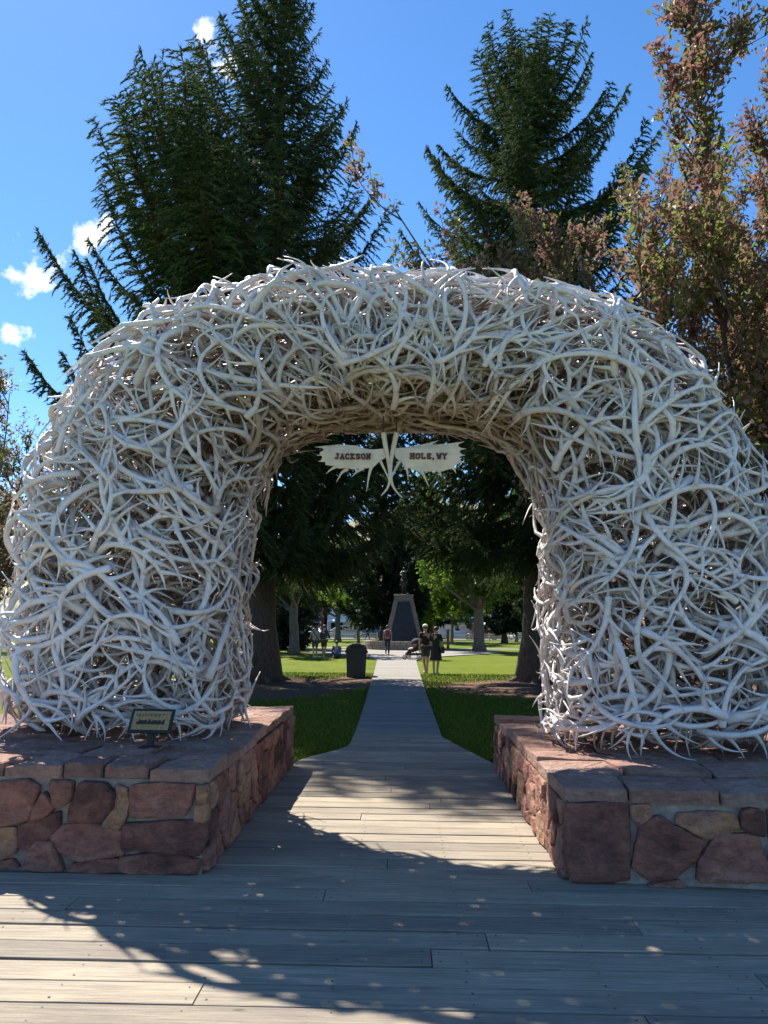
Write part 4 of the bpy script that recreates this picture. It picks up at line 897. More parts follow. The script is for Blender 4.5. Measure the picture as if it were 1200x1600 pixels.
# ================================================================== GRASS
def grass():
    rng = np.random.default_rng(5); n = 80000
    y = 9.3 + 19 * rng.random(n) ** 1.6; side = rng.random(n) < .5; wdt = 1.2 + y * .12
    xl = np.where(y < 11, -1.32 + .57 * np.clip((y - 9.3) / 1.7, 0, 1), -.76 - (y - 11) * .011); xr = np.where(y < 11.8, 1.12 - .5 * np.clip((y - 9.6) / 2.2, 0, 1), .62)
    x = np.where(side, xl - rng.random(n) * (wdt + 1.4), xr + rng.random(n) * (wdt + 1.6))
    lit = np.maximum(1 - np.hypot((x + 4.2) / 4.2, (y - 21.5) / 6), np.maximum(1 - np.hypot((x - 4.2) / 4.6, (y - 22) / 5), 1 - np.hypot((x + 1.6) / 1.2, (y - 23.5) / 4.5)))
    keep = (lit < .25 + rng.random(n) * .15); x = x[keep]; y = y[keep]; n = len(x)
    h = rng.uniform(.03, .075, n); a = rng.uniform(0, 2 * pi, n); w = rng.uniform(.004, .008, n) * (1 + y / 20); B = np.column_stack([x, y, np.full(n, -.06)])
    sd = np.column_stack([np.cos(a), np.sin(a), np.zeros(n)]); tip = B + np.column_stack([rng.normal(0, .02, n), rng.normal(0, .02, n), h])
    V = np.stack([B - sd * w[:, None], B + sd * w[:, None], tip], 1).reshape(-1, 3); T = np.arange(n * 3).reshape(-1, 3)
    link('grass', make_mesh('grass', V, None, T, smooth=False, mats=['grass_blades']), kind='stuff', label='short mown grass blades on both sides of the path', cat='grass')
grass()

# ================================================================== MONUMENT
def monument():
    root = empty('monument', (.1, 58.5, -.06), 'tapering stone monument with a dark front panel and bronze rider on a low round wall', 'monument')
    # ring wall of stones
    g = Geo(); n = 44; rng = random.Random(8)
    for k in range(n):
        a0 = 2 * pi * k / n; a1 = 2 * pi * (k + 1) / n - .012
        for (z0, z1) in ((0, .33), (.345, .66)):
            off = rng.uniform(-.02, .03); sh = .07 if z0 > .1 else 0
            P = [(r * cos(a + sh), r * sin(a + sh)) for r in (3.0 + off,) for a in (a0, a1)]; P2 = [(2.55 * cos(a + sh), 2.55 * sin(a + sh)) for a in (a1, a0)]
            c4 = P + P2; V = [(x, y, z0) for x, y in c4] + [(x, y, z1) for x, y in c4]; g.add(V, BOXQ)
    w = g.obj('ring_wall', 'grey_fieldstone', root, smooth=False, kind='stuff')
    g = Geo(); a = np.linspace(0, 2 * pi, 45)[:-1]; V = np.concatenate([np.column_stack([2.62 * np.cos(a), 2.62 * np.sin(a), np.full(44, z)]) for z in (.5, .58)]); Q = [(i, (i + 1) % 44, 44 + (i + 1) % 44, 44 + i) for i in range(44)]
    V = np.concatenate([V, [[0, 0, .58]]]); g.add(V, Q, [(44 + i, 44 + (i + 1) % 44, 88) for i in range(44)]); g.obj('planting_bed', 'joist_wood', root)
    # shaft: courses of stones in a tapering pyramid
    g = Geo(); nl = 11
    for k in range(nl):
        z0 = .55 + k * .31; z1 = z0 + .30; f0 = 1 - (z0 - .55) / 3.5 * .56; f1 = 1 - (z1 - .55) / 3.5 * .56
        for face in range(4):
            m = 5; cuts = sorted([-1, 1] + [(-1 + 2 * (q + 1) / m) + rng.uniform(-.12, .12) for q in range(m - 1)])
            for u0_, u1_ in zip(cuts[:-1], cuts[1:]):
                pr = rng.uniform(0, .06); hw0, hw1 = 1.42 * f0, 1.42 * f1; gp = .012
                pts = []
                for (hw, z) in ((hw0, z0), (hw1, z1)):
                    for (u, dd) in ((u0_ + gp, 0), (u1_ - gp, 0)): pts.append((u * hw, -(hw + pr), z))
                    for (u, dd) in ((u1_ - gp, 0), (u0_ + gp, 0)): pts.append((u * hw, -(hw - .2), z))
                V = np.array(pts); ang = face * pi / 2; Rm = np.array([[cos(ang), -sin(ang), 0], [sin(ang), cos(ang), 0], [0, 0, 1]]); g.add(V @ Rm.T, BOXQ)
    V = np.array([(-1.3, -1.3, .5), (1.3, -1.3, .5), (1.3, 1.3, .5), (-1.3, 1.3, .5), (-.55, -.55, 3.95), (.55, -.55, 3.95), (.55, .55, 3.95), (-.55, .55, 3.95)]); g.add(V, BOXQ)
    g.obj('shaft', 'grey_fieldstone', root, smooth=False)
    def fy(z): return -(1.42 * (1 - (z - .55) / 3.5 * .56) + .10)
    z0, z1 = .62, 3.55
    V = np.array([(-1.12, fy(z0), z0), (1.12, fy(z0), z0), (1.12, fy(z0) + .12, z0), (-1.12, fy(z0) + .12, z0), (-.42, fy(z1), z1), (.42, fy(z1), z1), (.42, fy(z1) + .12, z1), (-.42, fy(z1) + .12, z1)])
    link('front_panel', make_mesh('front_panel', V, BOXQ, smooth=False, mats=['slate_panel']), root)
    bev_box('cap', (1.5, 1.5, .16), 'grey_fieldstone', root, (0, 0, 4.03), .04)
    return root
MON = monument()

def skin_mesh(nodes, edges, root=0, sub=1):
    me = bpy.data.meshes.new('tmp'); me.from_pydata([n[0] for n in nodes], edges, []); o = bpy.data.objects.new('tmp', me); COL.objects.link(o)
    md = o.modifiers.new('s', 'SKIN'); md.use_smooth_shade = True; sv = me.skin_vertices[0].data
    for k, n in enumerate(nodes):
        r = n[1]; sv[k].radius = (r, r) if not isinstance(r, tuple) else r; sv[k].use_root = (k == root)
    sb = o.modifiers.new('b', 'SUBSURF'); sb.levels = sub; sb.render_levels = sub
    dg = bpy.context.evaluated_depsgraph_get(); dg.update(); r = bpy.data.meshes.new_from_object(o.evaluated_get(dg))
    bpy.data.objects.remove(o); bpy.data.meshes.remove(me)
    r.polygons.foreach_set('use_smooth', [True] * len(r.polygons)); return r
def skin_obj(name, nodes, edges, mat, parent, root=0, sub=1):
    me = skin_mesh(nodes, edges, root, sub); me.name = name; me.materials.clear(); me.materials.append(MATS[mat]); return link(name, me, parent)
def rider():
    z = 4.11
    h = [((.0, .55, z + .75), .20), ((.0, .15, z + .95), .19), ((.0, -.25, z + 1.15), .21), ((.0, -.52, z + 1.45), .13), ((.0, -.66, z + 1.72), .10), ((.0, -.92, z + 1.62), .06),
         ((.12, .62, z + .42), .09), ((.12, .42, z + .12), .05), ((.12, .5, z + .0), .06), ((-.12, .66, z + .42), .09), ((-.12, .5, z + .12), .05), ((-.12, .58, z), .06),
         ((.12, -.50, z + .98), .07), ((.12, -.72, z + .86), .045), ((.12, -.62, z + .64), .045), ((-.12, -.46, z + 1.0), .07), ((-.12, -.74, z + 1.02), .045), ((-.12, -.70, z + .78), .045), ((0, .80, z + .80), .05), ((0, .95, z + .45), .04)]
    e = [(0, 1), (1, 2), (2, 3), (3, 4), (4, 5), (0, 6), (6, 7), (7, 8), (0, 9), (9, 10), (10, 11), (2, 12), (12, 13), (13, 14), (2, 15), (15, 16), (16, 17), (0, 18), (18, 19)]
    st = skin_obj('statue_horse', h, e, 'bronze_dark', MON, 1)
    r = [((0, .02, z + 1.22), .14), ((0, .10, z + 1.5), .14), ((0, .08, z + 1.72), .13), ((0, .02, z + 1.86), .06), ((0, -.02, z + 1.98), .10), ((0, -.02, z + 2.08), .07), ((.20, -.02, z + 1.72), .06), ((.34, -.1, z + 1.95), .045), ((.36, -.1, z + 2.2), .04), ((-.2, -.0, z + 1.7), .06), ((-.28, -.18, z + 1.48), .045), ((-.12, -.36, z + 1.42), .04),
         ((.22, -.12, z + 1.1), .08), ((.26, -.05, z + .78), .06), ((.26, -.18, z + .66), .05), ((-.22, -.12, z + 1.1), .08), ((-.26, -.05, z + .78), .06), ((-.26, -.18, z + .66), .05)]
    skin_obj('statue_rider', r, [(0, 1), (1, 2), (2, 3), (3, 4), (4, 5), (2, 6), (6, 7), (7, 8), (2, 9), (9, 10), (10, 11), (0, 12), (12, 13), (13, 14), (0, 15), (15, 16), (16, 17)], 'bronze_dark', MON, 0)
rider()

# ================================================================== PEOPLE
def ellipsoid(c, r, nu=12, nv=8, zmin=-2, flat=0):
    V = []; Q = []
    for j in range(nv + 1):
        p = pi * j / nv - pi / 2
        for i in range(nu):
            a = 2 * pi * i / nu; V.append((c[0] + r[0] * cos(p) * cos(a), c[1] + r[1] * cos(p) * sin(a), max(c[2] + r[2] * sin(p), zmin)))
    for j in range(nv):
        for i in range(nu): Q.append((j * nu + i, j * nu + (i + 1) % nu, (j + 1) * nu + (i + 1) % nu, (j + 1) * nu + i))
    return V, Q
def person(loc, rz, label, shirt, pants, shoes, hair, h=1.7, stride=.0, arm=(.0, .0), sleeve=.5, leg_len=.45, pose='stand', group='visitors on the lawn and path', long_hair=False, skirt=False, elbow=(0, 0), build=1.0):
    root = empty('person', loc, label, 'person', rz, group); k = h / 1.72; root.scale = (k, k, k); b = build
    J = {}
    sit = pose == 'sit'
    pz = .12 if sit else .93
    J['pel'] = (0, 0, pz); J['spi'] = (0, .01 if not sit else .05, pz + .19); J['che'] = (0, .02 if not sit else .09, pz + .39); J['nec'] = (0, .03 if not sit else .13, pz + .56); J['hd0'] = (0, .045 if not sit else .15, pz + .63); J['hd1'] = (0, .05 if not sit else .16, pz + .70); J['hd2'] = (0, .04 if not sit else .15, pz + .775)
    for s, q in ((1, 'R'), (-1, 'L')):
        ya = J['che'][1]
        J['sh' + q] = (s * .175 * b, ya, pz + .47); sw = arm[0 if s > 0 else 1]; el = elbow[0 if s > 0 else 1]
        J['el' + q] = (s * .225 * b, ya + .27 * sin(sw), pz + .47 - .27 * cos(sw)); J['wr' + q] = (s * (.225 - .05 * el) * b, J['el' + q][1] + .25 * sin(sw + el), J['el' + q][2] - .25 * cos(sw + el)); J['ha' + q] = (s * (.222 - .07 * el) * b, J['wr' + q][1] + .08 * sin(sw + el), J['wr' + q][2] - .08 * cos(sw + el))
        if sit:
            J['hi' + q] = (s * .10, .02, .12); J['kn' + q] = (s * .20, .40, .38); J['an' + q] = (s * .12, .62, .07); J['to' + q] = (s * .13, .78, .04)
        else:
            st = stride * s; J['hi' + q] = (s * .09 * b, 0, .88); J['kn' + q] = (s * .095, .43 * sin(st) + .02, .88 - .42 * cos(st)); kb = st - (.35 if st < 0 else .05); J['an' + q] = (s * .09, J['kn' + q][1] + .41 * sin(kb), J['kn' + q][2] - .40 * cos(kb)); J['to' + q] = (s * .10, J['an' + q][1] + .15, max(.03, J['an' + q][2] - .05))
    names = list(J); ix = {n: i for i, n in enumerate(names)}
    rad = {'pel': (.145 * b, .105 * b), 'spi': (.128 * b, .09 * b), 'che': (.15 * b, .10 * b), 'nec': .052, 'hd0': .068, 'hd1': (.082, .098), 'hd2': (.066, .082), 'sh': .058, 'el': .040, 'wr': .029, 'ha': (.04, .02), 'hi': .085 * b, 'kn': .058, 'an': .039, 'to': .034}
    E = [('pel', 'spi'), ('spi', 'che'), ('che', 'nec'), ('nec', 'hd0'), ('hd0', 'hd1'), ('hd1', 'hd2')] + [p for q in 'RL' for p in (('che', 'sh' + q), ('sh' + q, 'el' + q), ('el' + q, 'wr' + q), ('wr' + q, 'ha' + q), ('pel', 'hi' + q), ('hi' + q, 'kn' + q), ('kn' + q, 'an' + q), ('an' + q, 'to' + q))]
    rg = lambda n: rad[n] if n in rad else rad[n[:-1]]
    body = skin_obj('body', [(J[n], rg(n)) for n in names], [(ix[a], ix[c]) for a, c in E], 'skin', root, 0, 2)
    # fingers, nose, ears joined to the body mesh
    g = Geo()
    for q, s in (('R', 1), ('L', -1)):
        H0 = np.array(J['ha' + q]); W0 = np.array(J['wr' + q]); d = (H0 - W0) / np.linalg.norm(H0 - W0)
        for f, (o, ln) in enumerate(((-.027, .062), (-.009, .074), (.009, .070), (.027, .055))):
            p0 = H0 + np.array([0, o, 0]); g.add(*tube(np.array([p0, p0 + d * ln * .55, p0 + d * ln + [-s * .015, 0, 0]]), [.009, .0085, .006], 5))
        p0 = W0 + d * .03 + [0, .03, 0]; g.add(*tube(np.array([p0, p0 + d * .03 + [0, .025, 0], p0 + d * .06 + [0, .028, 0]]), [.011, .010, .007], 5))
    hd = np.array(J['hd1']); g.add(*ellipsoid(hd + [0, .10, -.01], (.014, .02, .024), 6, 5))
    for s in (1, -1): g.add(*ellipsoid(hd + [s * .085, -.005, -.01], (.012, .022, .032), 6, 5))
    bm = bmesh.new(); bm.from_mesh(body.data); m2 = g.mesh('f', 'skin'); bm.from_mesh(m2); bm.to_mesh(body.data); bm.free(); bpy.data.meshes.remove(m2)
    body.data.polygons.foreach_set('use_smooth', [True] * len(body.data.polygons))
    fe = Geo()
    for s in (1, -1): fe.add(*ellipsoid(hd + [s * .033, .088, .012], (.013, .008, .008), 6, 4))
    fe.add(*ellipsoid(hd + [0, .09, -.055], (.024, .006, .006), 6, 4)); fe.obj('face_features', 'hair_dark', root)
    # hair
    g = Geo(); g.add(*ellipsoid(hd + [0, -.012, .03], (.096, .108, .088), 14, 9, zmin=hd[2] - .035)); 
    if long_hair: g.add(*ellipsoid(hd + [0, -.075, -.08], (.085, .05, .16), 12, 8))
    g.obj('hair', hair, root)
    def cloth(name, nn, ee, mat): skin_obj(name, nn, ee, mat, root, 0, 1)
    def lerp(a, c, t): return tuple(a[i] + (c[i] - a[i]) * t for i in range(3))
    nn = [((J['pel'][0], J['pel'][1], J['pel'][2] - .02 if not sit else J['pel'][2]), (.17 * b, .13 * b)), (J['spi'], (.150 * b, .115 * b)), (J['che'], (.172 * b, .122 * b)), (lerp(J['che'], J['nec'], .72), .075)]; ee = [(0, 1), (1, 2), (2, 3)]
    for q in 'RL':
        i = len(nn); nn.append((J['sh' + q], .078)); ee.append((2, i))
        if sleeve <= .6: nn.append((lerp(J['sh' + q], J['el' + q], sleeve * 1.4), .066)); ee.append((i, i + 1))
        else: nn += [(J['el' + q], .056), (lerp(J['el' + q], J['wr' + q], .9), .042)]; ee += [(i, i + 1), (i + 1, i + 2)]
    cloth('shirt', nn, ee, shirt)
    if skirt:
        g = Geo(); zz = [.50, .60, .78, .95, 1.03]; rx = [.235, .215, .195, .175, .155]; ry = [.19, .17, .15, .13, .115]; n = 18
        V = np.concatenate([np.column_stack([rx[i] * (1 + .05 * np.sin(np.arange(n) * 2.1 + i)) * np.cos(np.arange(n) * 2 * pi / n), ry[i] * (1 + .05 * np.sin(np.arange(n) * 2.1)) * np.sin(np.arange(n) * 2 * pi / n), np.full(n, zz[i])]) for i in range(5)])
        g.add(V, [(i * n + j, i * n + (j + 1) % n, (i + 1) * n + (j + 1) % n, (i + 1) * n + j) for i in range(4) for j in range(n)]); g.obj('skirt', pants, root)
    else:
        nn = [(J['pel'], (.165 * b, .125 * b))]; ee = []
        for q in 'RL':
            i = len(nn); nn.append((J['hi' + q], .104 * b)); ee.append((0, i))
            if leg_len < 1: nn.append((lerp(J['hi' + q], J['kn' + q], leg_len * 1.6), .088)); ee.append((i, i + 1))
            else: nn += [(J['kn' + q], .076), (lerp(J['kn' + q], J['an' + q], .93), .060)]; ee += [(i, i + 1), (i + 1, i + 2)]
        cloth('trousers' if leg_len >= 1 else 'shorts', nn, ee, pants)
    for q in 'RL':
        a, t = J['an' + q], J['to' + q]; skin_obj('shoe', [((a[0], a[1] - .04, max(.04, a[2] - .04)), .045), ((a[0], a[1] + .06, max(.04, a[2] - .045)), .048), ((t[0], t[1] + .02, max(.035, t[2])), .04)], [(0, 1), (1, 2)], shoes, root, 0, 1)
    return root, J
GZ = -.06
p, J = person((-.86, 44.9, -.012), .05, 'walker in a pale shirt with a red backpack heading up the path to the monument', 'cloth_grey', 'cloth_navy', 'shoe_dark', 'hair_dark', 1.70, .38, (-.3, .3), .5, 1.0)
bev_box('backpack', (.27, .15, .42), 'cloth_red', p, (0, -.175, 1.28), .05, 3)
for s in (1, -1): g = Geo(); g.add(*tube(np.array([[s * .10, -.10, 1.12], [s * .11, -.13, 1.40], [s * .10, -.0, 1.50], [s * .10, .13, 1.40], [s * .11, .12, 1.2]]), .018, 5)); g.obj('backpack_strap', 'cloth_black', p)
p, J = person((.86, 28.7, GZ), .35, 'man in a black tee shirt, grey shorts and white cap standing beside the path', 'cloth_black', 'cloth_charcoal', 'shoe_white', 'hair_dark', 1.76, .12, (.5, -.1), .5, .5, elbow=(.5, .1), build=1.05)
g = Geo(); hd = np.array(J['hd1']); g.add(*ellipsoid(hd + [0, -.01, .045], (.102, .114, .08), 14, 9, zmin=hd[2] + .02)); g.add(*ellipsoid(hd + [0, .13, .03], (.07, .07, .012), 12, 5)); g.obj('cap', 'cloth_white', p)
p, J = person((1.22, 28.4, GZ), -.25, 'woman in a loose black dress with bare legs standing on the lawn edge', 'cloth_black', 'cloth_black', 'shoe_white', 'hair_brown', 1.68, -.10, (.2, .35), .6, .5, long_hair=False, skirt=True, elbow=(.3, .9))
bev_box('shoulder_bag', (.10, .22, .24), 'cloth_black', p, (.27, -.02, .88), .03, 2)
p, J = person((-4.62, 41.2, GZ), .25, 'visitor in a pale grey top with a dark shoulder strap and shorts, seen from behind', 'cloth_grey', 'cloth_charcoal', 'shoe_white', 'hair_dark', 1.70, .12, (.1, .4), .5, .5, elbow=(.1, .5))
g = Geo(); g.add(*tube(np.array([[-.15, -.03, 1.42], [-.05, -.135, 1.30], [.08, -.145, 1.12], [.19, -.06, .95]]), .022, 5)); g.obj('shoulder_strap', 'cloth_navy', p); bev_box('hip_bag', (.09, .18, .18), 'cloth_navy', p, (.23, -.02, .88), .03, 2)
p, J = person((-4.18, 41.5, GZ), -.35, 'visitor in a charcoal top standing close beside the one in pale grey', 'cloth_charcoal', 'cloth_brown', 'shoe_white', 'hair_brown', 1.74, -.1, (.3, .1), .9, .5, elbow=(.8, .2))
person((-3.45, 41.2, GZ), .2, 'person in a blue shirt sitting on the grass with back turned', 'cloth_blue', 'cloth_navy', 'shoe_dark', 'hair_dark', 1.72, 0, (.6, .6), .5, 1.0, pose='sit', elbow=(.5, .5))
person((9.9, 96, GZ), 1.2, 'far visitor in white standing by the fence near the street', 'cloth_white', 'cloth_navy', 'shoe_dark', 'hair_dark', 1.7, .15, (.2, -.2), .5, 1.0)
person((-4.4, 98.5, GZ), -1.0, 'far visitor in dark clothes walking along the pavement', 'cloth_charcoal', 'cloth_charcoal', 'shoe_dark', 'hair_dark', 1.72, .3, (.2, -.2), .5, 1.0)

# ================================================================== STROLLER, CAN, POST
def stroller():
    root = empty('stroller', (.62, 39.6, -.012), 'black baby stroller with a pink blanket on the path before the couple', 'stroller', rz=1.15)
    for s in (1, -1):
        g = Geo(); g.add(*tube(crom(np.array([[s * .24, .42, .12], [s * .24, .1, .42], [s * .24, -.3, .82], [s * .24, -.48, 1.0]]), 5), .014, 6)); g.obj('frame', 'black_metal', root)
        g = Geo(); g.add(*tube(np.array([[s * .24, -.38, .12], [s * .24, -.1, .5], [s * .24, .02, .62]]), .013, 6)); g.obj('rear_strut', 'black_metal', root)
        for y, r in ((.42, .105), (-.38, .125)):
            g = Geo(); a = np.linspace(0, 2 * pi, 17); g.add(*tube(np.column_stack([np.full(17, s * .27), y + r * np.cos(a), r + .015 + r * np.sin(a)]), .022, 6)); w = g.obj('wheel', 'rubber', root)
            g = Geo(); g.add(*tube(np.array([[s * .25, y, r + .015], [s * .29, y, r + .015]]), r * .55, 10)); h = g.obj('hub', 'chrome', w)
    g = Geo(); g.add(*tube(np.array([[-.24, -.48, 1.0], [.24, -.48, 1.0]]), .02, 7)); g.obj('handlebar', 'rubber', root)
    bm = prism([(-.28, .48), (.22, .36), (.40, .22), (.44, .28), (.26, .46), (-.12, .56), (-.32, .92), (-.38, .90)], -.2, .2, 'x'); bm_obj('seat', bm, 'cloth_black', root)
    bm = prism([(-.30, .22), (.28, .20), (.30, .32), (-.32, .34)], -.2, .2, 'x'); bm_obj('basket', bm, 'cloth_charcoal', root)
    g = Geo(); V, Q = ellipsoid((0, -.12, .78), (.24, .32, .30), 14, 10, zmin=.80); g.add(V, Q); g.obj('canopy', 'cloth_black', root)
    g = Geo(); g.add(*ellipsoid((0, .10, .52), (.19, .26, .10), 12, 8)); g.obj('blanket', 'cloth_pink', root)
stroller()
def trash_can():
    root = empty('trash_can', (-1.55, 26.3, GZ), 'black square trash can with a hooded lid beside the path', 'trash can', rz=.08)
    bm = prism([(-.34, -.34), (.34, -.34), (.34, .34), (-.34, .34)], 0, .80, 'z')
    for v in bm.verts:
        k = .90 + .10 * v.co.z / .8; v.co.x *= k; v.co.y *= k
    bmesh.ops.bevel(bm, geom=[e for e in bm.edges if abs(e.verts[0].co.z - e.verts[1].co.z) > .5], offset=.06, segments=3, affect='EDGES'); bm_obj('bin_body', bm, 'can_black', root)
    bev_box('rim', (.76, .76, .09), 'can_black', root, (0, 0, .835), .025, 2)
    g = Geo(); n = 9; V = []; 
    for i in range(n):
        a = pi * i / (n - 1); V += [(.36 * cos(a), -.33, .88 + .24 * sin(a)), (.36 * cos(a), .33, .88 + .24 * sin(a))]
    Q = [(2 * i, 2 * i + 2, 2 * i + 3, 2 * i + 1) for i in range(n - 1)]; T = []
    V += [(0, -.33, .88), (0, .33, .88)]; T += [(2 * n, 2 * i + 2, 2 * i) for i in range(n - 1)] + [(2 * n + 1, 2 * i + 1, 2 * i + 3) for i in range(n - 1)]
    g.add(V, Q, T); hd = g.obj('hood', 'can_black', root, smooth=False)
    bev_box('opening_flap', (.36, .012, .13), 'rubber', root, (0, -.337, .99), .004)
    g = Geo(); g.add(*ellipsoid((.20, -.30, 1.03), (.05, .03, .07), 8, 6)); g.obj('litter_bag', 'plastic_bag', root)
    bev_box('band', (.70, .70, .02), 'black_metal', root, (0, 0, .72), .004)
trash_can()
def notice_post():
    root = empty('notice_post', (3.25, 55.5, GZ), 'dark wooden post topped by a small white notice box', 'post')
    bev_box('post', (.20, .20, 1.55), 'post_wood', root, (0, 0, .775), .015); bev_box('notice_box', (.46, .22, .34), 'fence_white', root, (0, 0, 1.72), .02); bev_box('roof', (.56, .32, .05), 'roof_dark', root, (0, 0, 1.915), .01)
notice_post()

# ================================================================== FENCE, CARS, UMBRELLAS, BUILDINGS beyond the square
def fence(x0, x1, y, label):
    root = empty('rail_fence', (x0, y, GZ), label, 'fence', group='rail fences along the street'); L = x1 - x0; n = int(L / 2.4)
    pm = bev_box('post', (.14, .14, 1.05), 'fence_white', root, (0, 0, .52), .01).data
    for k in range(1, n + 1): link('post', pm, root, (k * L / n, 0, .52))
    for z in (.38, .62, .86):
        for k in range(n): 
            o = bev_box('rail', (L / n - .06, .06, .12), 'fence_white', root, (k * L / n + L / n / 2, -.1, z), .008) if k == 0 and z == .38 else link('rail', rm, root, (k * L / n + L / n / 2, -.1, z))
            rm = o.data
fence(-46, -3.2, 99.5, 'pale rail fence along the street left of the monument'); fence(3.6, 46, 99.5, 'pale rail fence along the street right of the monument')
def car(kind, paint):
    """car along +X (nose to +X), wheels on z=0"""
    root = bpy.data.objects.new('parked_car', None); COL.objects.link(root); root['category'] = 'car'
    if kind == 'suv': body = [(-2.3, .42), (-2.32, .98), (-2.15, 1.05), (-1.95, 1.68), (.35, 1.70), (1.0, 1.10), (2.05, 1.00), (2.28, .78), (2.28, .42)]; glass = [(-1.88, 1.10), (-1.75, 1.58), (.28, 1.60), (.82, 1.12)]
    elif kind == 'sedan': body = [(-2.3, .38), (-2.34, .85), (-1.7, .95), (-1.0, 1.42), (.3, 1.44), (1.05, .98), (2.05, .88), (2.3, .66), (2.3, .38)]; glass = [(-1.42, .99), (-.92, 1.34), (.25, 1.36), (.86, 1.0)]
    elif kind == 'pickup': body = [(-2.8, .5), (-2.82, 1.1), (-.95, 1.12), (-.8, 1.80), (.65, 1.82), (1.2, 1.22), (2.5, 1.12), (2.72, .9), (2.72, .5)]; glass = [(-.72, 1.2), (-.65, 1.70), (.6, 1.72), (1.0, 1.24)]
    else: body = [(-2.5, .4), (-2.52, 1.9), (-2.3, 2.02), (1.0, 2.02), (1.75, 1.25), (2.4, 1.05), (2.5, .8), (2.5, .4)]; glass = [(-.2, 1.25), (-.2, 1.82), (.95, 1.82), (1.5, 1.27)]
    bm = prism(body, -.9, .9, 'y')
    for v in bm.verts:
        if v.co.z > 1.15: v.co.y *= .84
    bmesh.ops.bevel(bm, geom=list(bm.edges), offset=.05, segments=2, affect='EDGES'); bm_obj('body', bm, paint, root, smooth=True)
    for s in (1, -1):
        mid = (glass[0][0] + glass[3][0]) / 2 - .1
        for poly in ([glass[0], glass[1], ((glass[1][0] + glass[2][0]) / 2 - .05, glass[1][1]), (mid - .05, glass[0][1])], [(mid + .05, glass[0][1]), ((glass[1][0] + glass[2][0]) / 2 + .05, glass[2][1]), glass[2], glass[3]]):
            bm = prism(poly, s * .76, s * .885, 'y')
            for v in bm.verts: v.co.y -= s * .105 * (v.co.z - 1.0) / .7
            bm_obj('side_window', bm, 'window_glass', root)
    (xa, za), (xb, zb) = sorted([p for p in body if p[1] > .9], key=lambda p: -p[1])[0], None or (0, 0)
    i = max(k for k in range(len(body)) if body[k][1] > 1.4); a, b = body[i], body[i + 1]; d = Vector((b[0] - a[0], 0, b[1] - a[1])); n = Vector((d.z * -1, 0, d.x)).normalized() * (1 if True else -1)
    if n.x < 0: n = -n
    pts = []
    for t, w in ((.12, .66), (.90, .74)):
        c = Vector((a[0], 0, a[1])) + d * t
        for sgn in (-1, 1): pts.append(c + Vector((0, sgn * w, 0)))
    V = [tuple(p + n * .012) for p in pts] + [tuple(p - n * .03) for p in pts]; V = [V[0], V[1], V[3], V[2], V[4], V[5], V[7], V[6]]
    link('windscreen', make_mesh('windscreen', V, BOXQ, smooth=False, mats=['window_glass']), root)
    j = min(k for k in range(len(body)) if body[k][1] > 1.4); a, b = body[j], body[j - 1]; 
    V, Q = box(min(a[0], b[0]) - .0, min(a[0], b[0]) + .02, -.6, .6, max(b[1], 1.0) + .08, a[1] - .12)
    if kind in ('van',): V = V - [.02, 0, 0]
    for q in range(8):
        f = (V[q][2] - b[1]) / (a[1] - b[1]); V[q][0] = b[0] + (a[0] - b[0]) * f + (-.02 if q in (0, 3, 4, 7) else .03)
    link('rear_window', make_mesh('rear_window', V, Q, smooth=False, mats=['window_glass']), root)
    xf, xr = max(p[0] for p in body), min(p[0] for p in body)
    for s in (1, -1):
        bev_box('headlight', (.10, .36, .16), 'lamp_glass', root, (xf - .05, s * .62, .76), .02); bev_box('tail_light', (.08, .20, .30), 'tail_red', root, (xr + .04, s * .72, .86), .02)
        for x in (xf - .85, xr + .85):
            g = Geo(); a = np.linspace(0, 2 * pi, 21); g.add(*tube(np.column_stack([x + .25 * np.cos(a), np.full(21, s * .84), .34 + .25 * np.sin(a)]), .09, 8)); w = g.obj('wheel', 'rubber', root)
            g = Geo(); g.add(*tube(np.array([[x, s * .78, .34], [x, s * .90, .34]]), .2, 12)); g.obj('rim', 'chrome', w)
    bev_box('bumper', (.14, 1.7, .18), 'car_dark', root, (xf, 0, .48), .03); bev_box('bumper', (.14, 1.7, .18), 'car_dark', root, (xr, 0, .48), .03); bev_box('grille', (.04, .9, .2), 'car_dark', root, (xf + .0, 0, .72), .01)
    return root
cars = [('suv', 'car_white', 15.4, 107, -1.45, 'white sport utility car parked nose out between the cottonwood and the big right trunk'), ('suv', 'car_silver', 18.6, 107, -1.62, 'silver sport utility car parked next to the big right trunk'), ('van', 'car_white', 7.6, 110, 0, 'white van parked just right of the couple'), ('sedan', 'car_red', 11.2, 108, 3.14, 'red car parked behind the cottonwood trunk'),
        ('pickup', 'car_white', -8.4, 109, .1, 'white pickup parked behind the two standing visitors'), ('suv', 'car_blue', -5.2, 112, 3.14, 'blue sport utility car parked behind the trash can'), ('sedan', 'car_white', -12.2, 107, -1.5, 'white car parked left of the two standing visitors'), ('suv', 'car_dark', -15.3, 107, -1.6, 'black sport utility car parked at the left by the fence'),
        ('sedan', 'car_silver', -17.9, 108, 0, 'silver car parked at the far left, seen past the grey trunk'), ('pickup', 'car_dark', 3.2, 114, 0, 'dark pickup driving past behind the monument'), ('sedan', 'car_white', 21.8, 107, -1.55, 'white car parked farthest along the fence on the right')]
for kd, pt, x, y, rz, lab in cars:
    c = car(kd, pt); c.location = (x, y, -.052); c.rotation_euler = (0, 0, rz); c['label'] = lab; c['group'] = 'cars parked along the street'
